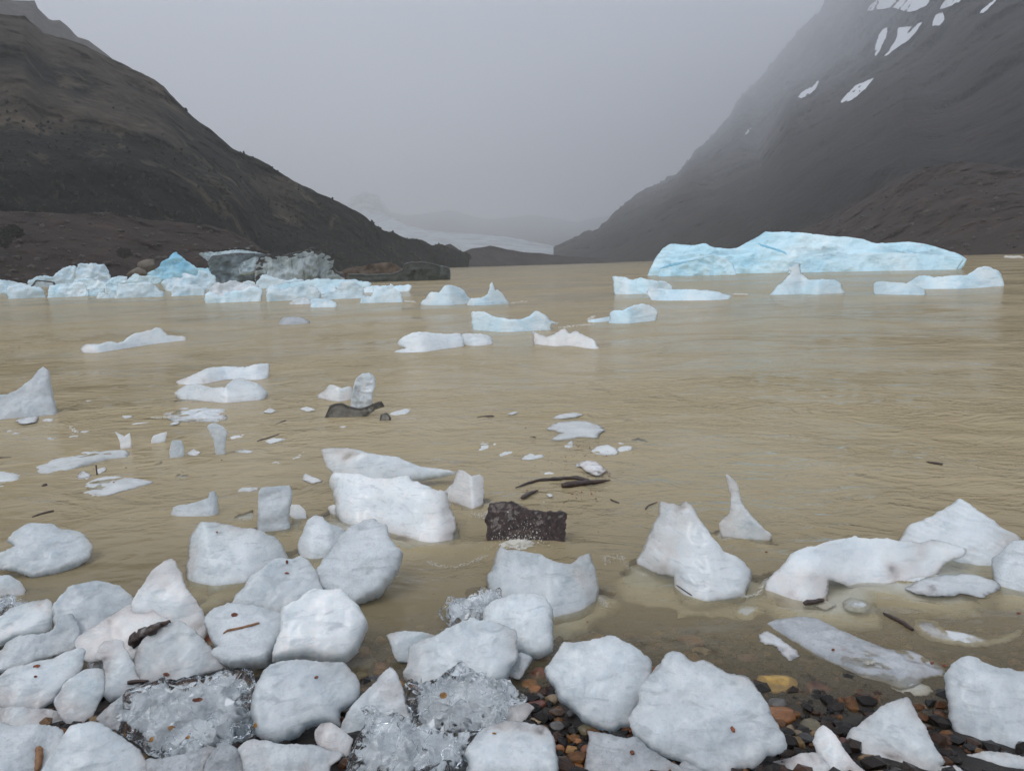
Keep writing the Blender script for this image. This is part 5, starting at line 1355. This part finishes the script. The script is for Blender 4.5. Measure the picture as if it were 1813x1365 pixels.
tag(new_mesh('foam', V, Fc, M['foam']), 'beads of pale foam along the lapping waves', 'foam', kind='stuff')
# splash over the dark rock
spec = []
c0 = ground_hit(PX('Y7', [(470, 1085)])[0])
for _ in range(520):
    a = rg.uniform(0, 6.28); q = rg.normal(0, 1, 3)
    z = abs(q[2]) * .065
    P_ = c0 + np.array([q[0] * .075 + .3 * z, q[1] * .03 - .02, z])
    spec.append((P_, rg.choice([.0012, .002, .004], p=[.55, .35, .10]), rg.uniform(.8, 1.5)))
V, Fc = beads(spec)
bm = bmesh.new(); bmesh.ops.create_icosphere(bm, subdivisions=5, radius=1)
S = np.array([v.co[:] for v in bm.verts]); SF = [[v.index for v in f.verts] for f in bm.faces]; bm.free()
S = S * (1 + .42 * fbm(S * 2.3, 5, .55, ridged=True)[:, None])
S = S * np.array([.065, .03, .028]) + c0 + np.array([0, 0, .005]) + np.array([0, -.02, 0])
Fc = Fc + [[i + len(V) for i in f] for f in SF]
V = np.concatenate([V, S])
tag(new_mesh('splash', V, Fc, M['foam']), 'wave splash breaking over the dark rock', 'splash', kind='stuff')


# ================================================================== mountains, glacier, moraines
def loft(name, cols, mat, nu, nv, amp, kind_label, cat, foot_z=-4.0, back=0.25, oct_=7, seed=0, fscale=1.0):
    """cols: (pixel x, foot distance, [(pixel y, distance) ... up to the ridge]) -> a hillside with a far side behind its ridge"""
    cols = sorted(cols)
    prof = []
    for x_, fd, ctl in cols:
        pts = [at_dist(x_, 470, fd)]
        pts[0][2] = foot_z
        for (y_, d_) in ctl: pts.append(at_dist(x_, y_, d_))
        pts = np.array(pts)
        # resample by height share
        s = np.concatenate([[0], np.cumsum(np.linalg.norm(np.diff(pts, axis=0), axis=1) ** .8)])
        t = np.linspace(0, s[-1], nv)
        prof.append(np.stack([np.interp(t, s, pts[:, k]) for k in range(3)], 1))
    prof = np.array(prof)
    cx = np.array([c[0] for c in cols], float)
    xs_ = np.linspace(cx[0], cx[-1], nu)
    G_ = np.empty((nu, nv, 3))
    for j in range(nv):
        for k in range(3): G_[:, j, k] = np.interp(xs_, cx, prof[:, j, k])
    # far side
    rid = G_[:, -1]
    hd = rid.copy(); hd[:, 2] = 0
    dl = np.linalg.norm(hd, axis=1, keepdims=True); hd /= dl
    bk = []
    for f in (0.3, 0.6, 1.0):
        b_ = rid + hd * dl * back * f
        b_[:, 2] = rid[:, 2] * (1 - f) + foot_z * f
        bk.append(b_)
    G_ = np.concatenate([G_, np.stack(bk, 1)], 1)
    nv2 = nv + 3
    V = G_.reshape(-1, 3)
    d_ = np.linalg.norm(V[:, :2], axis=1)
    hgt_ = np.clip(V[:, 2] / (0.02 * d_ + 1), 0.0, 1)
    ref = np.median(d_) * fscale
    q = V / (ref * 0.16) + seed * 9.1
    n1 = fbm(q, oct_, .52) * .6 + .5 * fbm(q * .8 + 40, oct_, .5, ridged=True) - .3
    q2 = q * np.array([1.0, 1.0, .35]) * 2.3
    n2 = fbm(q2 + 70, oct_ - 1, .55)
    hd = np.stack([V[:, 0] / d_, V[:, 1] / d_, 0 * d_], 1)
    V = V + hd * (amp * d_ * hgt_ * (n1 + .5 * n2))[:, None]
    V[:, 2] += amp * .35 * d_ * hgt_ * n2 * .5
    gi = np.arange(nu * nv2).reshape(nu, nv2)
    Q = np.stack([gi[:-1, :-1].ravel(), gi[1:, :-1].ravel(), gi[1:, 1:].ravel(), gi[:-1, 1:].ravel()], 1)
    o = new_mesh(name, V, np.ascontiguousarray(Q), M[mat])
    tag(o, kind_label, cat, kind='structure')
    return V, Q


HL, HLQ = loft('mountain', [(-900, 230, [(0, 380), (-500, 520)]), (-300, 240, [(150, 330), (-180, 470)]), (0, 250, [(300, 290), (110, 370), (12, 450)]), (43, 252, [(300, 292), (120, 368), (17, 450)]), (76, 254, [(300, 294), (50, 450)]), (142, 258, [(300, 298), (75, 445)]), (225, 264, [(300, 306), (116, 440)]),
     (291, 270, [(330, 305), (154, 430)]), (331, 276, [(340, 308), (197, 425)]), (411, 290, [(360, 320), (260, 415)]), (464, 300, [(285, 410)]), (517, 312, [(315, 405)]), (563, 325, [(341, 400)]), (600, 338, [(359, 398)]), (650, 360, [(388, 410)]), (679, 380, [(406, 420)]), (711, 400, [(416, 440)]), (751, 430, [(430, 465)]), (797, 470, [(440, 500)]), (850, 520, [(460, 540)])],
     'hillL', 560, 190, .030, 'dark scrub covered mountainside falling to the lake', 'mountain', seed=1)
loft('mountain', [(-600, 800, [(-250, 1300)]), (-100, 800, [(-90, 1250)]), (20, 800, [(0, 1250)]), (63, 800, [(0, 1250)]), (66, 800, [(13, 1250)]), (89, 800, [(36, 1250)]), (106, 800, [(35, 1250)]), (122, 800, [(48, 1250)]), (136, 800, [(65, 1250)]), (156, 800, [(71, 1250)]), (172, 800, [(83, 1250)]), (189, 800, [(96, 1250)]), (230, 800, [(130, 1250)]), (300, 800, [(220, 1250)]), (420, 800, [(360, 1250)])],
     'hillL', 160, 40, .004, 'hazy rocky ridge behind the dark mountainside', 'mountain', seed=2)
MR, MRQ = loft('moraine', [(-900, 160, [(330, 215)]), (-300, 175, [(365, 220)]), (0, 185, [(373, 228)]), (60, 188, [(375, 230)]), (130, 190, [(379, 232)]), (190, 192, [(375, 234)]), (255, 196, [(388, 236)]), (330, 202, [(395, 240)]), (400, 208, [(405, 244)]), (440, 214, [(424, 248)]), (470, 220, [(444, 250)]), (530, 228, [(476, 252)])],
     'moraine', 260, 60, .012, 'brown gravel moraine behind the ice jam', 'moraine', foot_z=-1, seed=3, fscale=.35)
loft('moraine', [(690, 440, [(460, 460)]), (740, 470, [(445, 500)]), (797, 490, [(432, 520)]), (819, 500, [(446, 530)]), (833, 505, [(441, 540)]), (866, 515, [(435, 550)]), (894, 525, [(441, 555)]), (930, 535, [(447, 560)]), (966, 545, [(449, 570)]), (1002, 555, [(454, 580)]), (1056, 570, [(457, 590)]), (1085, 580, [(461, 600)]), (1115, 590, [(466, 600)])],
     'moraineF', 300, 40, .006, 'low dark moraine ridge across the head of the lake', 'moraine', foot_z=-1, seed=4, fscale=.3)
HR, HRQ = loft('mountain', [(980, 1250, [(452, 1400), (440, 1800)]), (1060, 950, [(440, 1150), (402, 2000)]), (1126, 850, [(430, 1000), (345, 3200)]), (1197, 740, [(400, 950), (350, 1400), (310, 4000)]), (1231, 690, [(400, 880), (330, 1500), (269, 5200)]), (1265, 650, [(400, 800), (320, 1700), (236, 6000)]), (1290, 620, [(400, 760), (300, 1900), (206, 6800)]), (1311, 600, [(400, 730), (280, 2200), (173, 7600)]), (1345, 570, [(390, 700), (260, 2900), (140, 8200)]),
     (1400, 530, [(380, 660), (250, 1150), (150, 4800), (70, 7800)]), (1500, 470, [(380, 560), (300, 640), (180, 1350), (100, 3500), (0, 6000), (-40, 6600)]), (1600, 430, [(380, 500), (300, 540), (180, 850), (80, 1800), (0, 2900), (-120, 4600)]), (1700, 400, [(380, 460), (300, 550), (180, 800), (60, 1200), (-140, 3300)]), (1813, 380, [(380, 430), (300, 495), (180, 660), (60, 920), (-140, 2400)]), (2400, 330, [(300, 400), (-50, 800), (-300, 2000)]), (3200, 300, [(200, 450), (-300, 1200)])],
     'hillR', 560, 220, .036, 'bare rocky mountainside rising into cloud', 'mountain', seed=5, fscale=.6, back=.08)
MF, MFQ = loft('moraine', [(1360, 420, [(462, 425)]), (1400, 400, [(412, 470)]), (1450, 385, [(395, 460)]), (1500, 370, [(366, 450)]), (1560, 355, [(330, 440)]), (1620, 340, [(300, 425)]), (1700, 325, [(284, 410)]), (1760, 315, [(292, 400)]), (1813, 305, [(300, 390)]), (2300, 280, [(250, 350)]), (3000, 250, [(200, 330)])],
     'moraine', 300, 90, .014, 'brown scree slope below the bare mountainside', 'moraine', foot_z=-1, seed=6, fscale=.35)
loft('glacier', [(600, 3867, [(452, 3980), (440, 4322)]), (660, 3412, [(430, 3867), (375, 5687)]), (690, 3298, [(430, 3640), (385, 4777)]), (720, 3185, [(430, 3525), (399, 4550)]), (760, 3070, [(435, 3298), (409, 4322)]), (850, 2957, [(440, 3185), (415, 4095)]), (900, 2912, [(445, 3139), (420, 3980)]), (980, 2843, [(450, 3070), (436, 3867)]), (1060, 2843, [(455, 3070), (447, 3640)]), (1120, 2843, [(462, 3185), (458, 3412)])],
     'glacier', 240, 60, .006, 'pale glacier tongue at the head of the valley', 'glacier', seed=7, fscale=.2)
loft('snowfield', [(560, 4300, [(405, 5200)]), (600, 4300, [(402, 5000), (372, 7200)]), (625, 4300, [(400, 5000), (350, 7800)]), (645, 4300, [(400, 5000), (338, 8200)]), (668, 4300, [(400, 5000), (345, 8000)]), (688, 4300, [(405, 5000), (372, 7200)]), (712, 4200, [(415, 4600), (400, 5400)])],
     'icefall', 160, 90, .030, 'faint steep icefall above the glacier tongue', 'snowfield', seed=8, fscale=.2)
loft('mountain', [(-250, 3600, [(430, 4600), (398, 6600), (370, 8200), (350, 9300)]), (330, 3600, [(430, 4600), (402, 6600), (377, 8200), (360, 9300)]), (480, 3600, [(430, 4600), (398, 6600), (371, 8200), (352, 9300)]), (560, 3600, [(430, 4600), (404, 6600), (382, 8200), (366, 9300)]), (620, 3600, [(430, 4600), (401, 6600), (376, 8200), (358, 9300)]), (720, 3600, [(430, 4600), (410, 6600), (392, 8200), (380, 9300)]), (800, 3600, [(430, 4600), (406, 6600), (386, 8200), (372, 9300)]), (860, 3600, [(430, 4600), (414, 6600), (400, 8200), (390, 9300)]), (940, 3600, [(430, 4600), (410, 6600), (393, 8200), (381, 9300)]), (1020, 3600, [(430, 4600), (414, 6600), (401, 8200), (392, 9300)]), (1150, 3600, [(430, 4600), (406, 6600), (385, 8200), (370, 9300)]), (1300, 3600, [(430, 4600), (394, 6600), (362, 8200), (340, 9300)]), (1500, 3600, [(430, 4600), (378, 6600), (332, 8200), (300, 9300)])],
     'far', 260, 90, .012, 'mountain wall at the head of the valley, lost in cloud', 'mountain', seed=9, back=.04)

# rocks strewn over the moraines
SV, SF2, n0 = [], [], 0
for VV, QQ, n, rmax in ((MR, MRQ, 1500, 1.1), (MF, MFQ, 1900, 1.5)):
    for _ in range(n):
        c = VV[QQ[rg.integers(len(QQ))]].mean(0)
        if c[2] < 0: continue
        V, Fc = base_rocks[rg.integers(12)]
        r_ = rmax * rg.power(1) ** 3 * .9 + .15
        SV.append(V * np.array([r_, r_, r_ * .7]) + c); SF2.append(np.array(Fc) + n0); n0 += len(V)
tag(new_mesh('rubble', np.concatenate(SV), np.concatenate(SF2), M['boulder'], False), 'loose rocks strewn over the moraine slopes', 'rubble', kind='stuff')
# scrub forest on the dark mountainside
SV, SF2, n0 = [], [], 0
for _ in range(12000):
    qi = rg.integers(len(HLQ)); c = HL[HLQ[qi]].mean(0)
    if (qi % 152) / 152 > rg.uniform(.1, .62): continue
    d_ = math.hypot(c[0], c[1])
    az_ = c[0] / d_
    if c[2] < 3 or c[1] < 50: continue
    if fbm(np.array([c / 60.0]), 3)[0] + (55 - c[2]) / 60 < -0.1: continue
    V, Fc = base_rocks[rg.integers(12)]
    r_ = rg.uniform(.28, .8)
    SV.append(V * np.array([r_, r_, r_ * rg.uniform(.9, 1.5)]) * (1 + .25 * rg.normal(size=(len(V), 1))) + c + np.array([0, 0, r_ * .5])); SF2.append(np.array(Fc) + n0); n0 += len(V)
tag(new_mesh('scrub_forest', np.concatenate(SV), np.concatenate(SF2), M['scrub'], False), 'dark scrub forest covering the lower mountainside', 'forest', kind='stuff')

# boulders by the ice jam and bushes on the moraine
for key, x_, y_, w_, h_, D_, lab in (('Y1', 1030, 355, 58, 38, 190, 'tan boulder leaning on the shore left of the blue pyramid peak'), ('Y1', 960, 408, 66, 32, 186, 'grey rounded boulder at the foot of the tan one')):
    px_ = PX(key, [(x_, y_)])[0]
    P_ = at_dist(px_[0], px_[1], D_)
    k = D_ / FPX / Zs[key][2]
    V, Fc, a = rock_mesh(rg, w_ * k, w_ * k * .8, h_ * k, sub=3)
    tag(new_mesh('boulder', V + P_, Fc, M['greyboulder'], True, None, P_), lab, 'boulder', 'boulders on the far shore')
for x_, y_, w_, h_, D_, lab in ((22, 410, 16, 10, 200, 'dark bush on the brown moraine, the upper wide one'), (6, 425, 12, 12, 196, 'dark bush on the brown moraine at the frame edge'), (220, 448, 11, 9, 196, 'dark bush low on the brown moraine, above the fluted berg')):
    P_ = at_dist(x_, y_, D_)
    k = D_ / FPX
    SV, SF2, n0 = [], [], 0
    for _ in range(240):
        V, Fc = base_rocks[rg.integers(12)]
        q = rg.normal(size=3); q /= np.linalg.norm(q); q *= rg.uniform(.3, 1) ** .5
        r_ = .10 * w_ * k * rg.uniform(.6, 1.4)
        SV.append(V * r_ + P_ + q * np.array([w_ * k, w_ * k * .8, h_ * k])); SF2.append(np.array(Fc) + n0); n0 += len(V)
    tag(new_mesh('bush', np.concatenate(SV), np.concatenate(SF2), M['scrub'], False, None, P_), lab, 'bush', 'bushes on the moraine')

# snow lying on the bare mountainside
HB = BVHTree.FromPolygons(HR.tolist(), HRQ.tolist())
SNOW = [([(1413, 172), (1420, 163), (1436, 155), (1450, 141), (1446, 154), (1434, 167), (1420, 174)], 'small snow patch on the misty mountainside, left of the long one'),
        ([(1488, 182), (1498, 168), (1515, 152), (1534, 144), (1547, 138), (1536, 153), (1518, 170), (1500, 181)], 'long slanting snow patch in the middle of the misty mountainside'),
        ([(1565, 101), (1578, 84), (1588, 66), (1590, 50), (1612, 47), (1632, 40), (1622, 57), (1606, 74), (1588, 84), (1574, 97)], 'broad snow patch with a long tail high on the mountainside'),
        ([(1548, 96), (1552, 72), (1562, 52), (1572, 50), (1568, 66), (1560, 84), (1552, 100)], 'narrow frosted gully left of the broad snow patch'),
        ([(1664, 17), (1672, 2), (1690, -12), (1720, -18), (1700, 2), (1682, 12)], 'snow patch at the top frame edge'),
        ([(1650, 45), (1656, 28), (1668, 22), (1672, 34), (1664, 46)], 'small broken snow patch under the topmost one'),
        ([(1733, 24), (1746, 12), (1764, -4), (1760, 6), (1742, 22)], 'thin snow streak high at the right'),
        ([(1318, 239), (1324, 230), (1330, 227), (1326, 236)], 'tiny snow speck low on the misty ridge'),
        ([(1535, 20), (1560, -6), (1620, -20), (1650, -12), (1640, 10), (1610, 22), (1580, 14)], 'wide dim snowfield lost in the cloud')]
for pts, lab in SNOW:
    P2 = smooth_poly(pts, 40)
    P2 = P2 + np.stack([fbm(np.c_[P2 / 5, 0 * P2[:, 0] + 5], 3), fbm(np.c_[P2 / 5, 0 * P2[:, 0] + 15], 3)], 1) * 1.6
    lo, hi = P2.min(0), P2.max(0)
    gg = [Vector((a, b_)) for a in np.arange(lo[0], hi[0], 2.5) for b_ in np.arange(lo[1], hi[1], 2.5)]
    res = delaunay_2d_cdt([Vector(p) for p in P2] + gg, [], [list(range(len(P2)))], 1, 1e-5)
    used = sorted({i for f in res[2] for i in f})
    rmap = {v: k for k, v in enumerate(used)}
    res = ([res[0][i] for i in used], None, [[rmap[i] for i in f] for f in res[2]])
    top, ok = [], True
    for v in res[0]:
        d = rays([(v.x, v.y)])[0]
        h = HB.ray_cast(Vector(CAM), Vector(d), 9000)
        if h[0] is None: ok = False; break
        top.append(h[3])
    if not ok: continue
    vv = np.array([(v.x, v.y) for v in res[0]]); tt = np.array(top)
    A_ = np.c_[vv, vv[:, 0] ** 2 / 1000, np.ones(len(vv))]
    for _ in range(4):
        sol = np.linalg.lstsq(A_, tt, rcond=None)[0]
        fit = A_ @ sol
        tt = np.minimum(tt, fit + .03 * fit)
    fit = fit - 1.1 * np.std(np.array(top) - fit) - 6
    dr_ = rays(vv)
    top = CAM + dr_ * fit[:, None]
    bot = top + dr_ * 12.0
    n = len(top)
    nb = len(P2)
    Fs = [list(f) for f in res[2]]
    Fs = Fs + [[i + n for i in f[::-1]] for f in Fs] + [[i, (i + 1) % nb, n + (i + 1) % nb, n + i] for i in range(nb)]
    tag(new_mesh('snow_patch', np.concatenate([top, bot]), Fs, M['snow'], True, None, top.mean(0)), lab, 'snow patch', 'snow patches on the mountainside')

# ================================================================== air, light
HAZE = 2.8e-4
mt, nt, out = mat_new('thin_mist')
pv = N(nt, 'ShaderNodeVolumePrincipled')
pv.inputs['Density'].default_value = HAZE
pv.inputs['Color'].default_value = (0.925, 0.945, 0.985, 1)
pv.inputs['Anisotropy'].default_value = 0.25
L(nt, pv.outputs[0], out.inputs['Volume'])
x0, x1, y0, y1, z0, z1 = -9600, 9600, -450, 9600, -6.0, 2850
HV = [(x, y, z) for z in (z0, z1) for x, y in ((x0, y0), (x1, y0), (x1, y1), (x0, y1))]
hz = new_mesh('haze', HV, [[3, 2, 1, 0], [4, 5, 6, 7], [0, 1, 5, 4], [1, 2, 6, 5], [2, 3, 7, 6], [3, 0, 4, 7]], mt, False)
tag(hz, 'grey mist filling the valley', 'haze', kind='stuff')

wd = bpy.data.worlds.new('World'); scn.world = wd; wd.use_nodes = True
nt = wd.node_tree; nt.nodes.clear()
SUN_EL, SUN_AZ = R(58), R(-125)      # azimuth from the view direction, towards the left
sky = N(nt, 'ShaderNodeTexSky'); sky.sky_type = 'NISHITA'; sky.sun_disc = False
sky.sun_elevation = SUN_EL; sky.sun_rotation = SUN_AZ
sky.dust_density = 4.0
tc = N(nt, 'ShaderNodeTexCoord')
sp = N(nt, 'ShaderNodeSeparateXYZ'); L(nt, tc.outputs['Generated'], sp.inputs[0])
g_ = ramp(nt, math_n(nt, 'SUBTRACT', sp.outputs['Z'], math_n(nt, 'MULTIPLY', sp.outputs['X'], 0.16)), [(0.0, 0.46), (0.13, 0.62), (0.24, 1.15), (0.42, 1.40), (0.7, 1.2), (1.0, 1.1)])
nz = noise_node(nt, tc.outputs['Generated'], 2.2, 5, 0.55, 0.4)
cl = mixc(nt, ramp(nt, nz, [(0.3, 0.0), (0.7, 1.0)]), (8.6, 9.3, 10.5), (11.0, 11.6, 12.6))
mulc = N(nt, 'ShaderNodeMix', data_type='RGBA', blend_type='MULTIPLY'); mulc.inputs[0].default_value = 1.0
L(nt, cl, mulc.inputs[6]); L(nt, g_, mulc.inputs[7])
c = mixc(nt, 0.82, sky.outputs[0], mulc.outputs[2])
bgn = N(nt, 'ShaderNodeBackground', Strength=0.1)
L(nt, c, bgn.inputs[0])
wo = N(nt, 'ShaderNodeOutputWorld'); L(nt, bgn.outputs[0], wo.inputs['Surface'])

sl_ = bpy.data.lights.new('sun', 'SUN'); sl_.energy = 1.2; sl_.angle = R(25); sl_.color = (1.0, 0.97, 0.93)
so = bpy.data.objects.new('sun', sl_); col.objects.link(so)
sd = Vector((math.sin(SUN_AZ) * math.cos(SUN_EL), math.cos(SUN_AZ) * math.cos(SUN_EL), math.sin(SUN_EL)))
so.rotation_euler = (-sd).to_track_quat('-Z', 'Y').to_euler()

vs_ = scn.view_settings
scn.display_settings.display_device = 'sRGB'
vs_.view_transform = 'Standard'; vs_.look = 'None'; vs_.exposure = -0.33; vs_.gamma = 1.0
scn.render.engine = 'CYCLES'
cy = scn.cycles
cy.use_denoising = True
cy.max_bounces = 24; cy.diffuse_bounces = 3; cy.glossy_bounces = 4; cy.transmission_bounces = 24; cy.transparent_max_bounces = 12; cy.volume_bounces = 4
cy.sample_clamp_indirect = 4.0
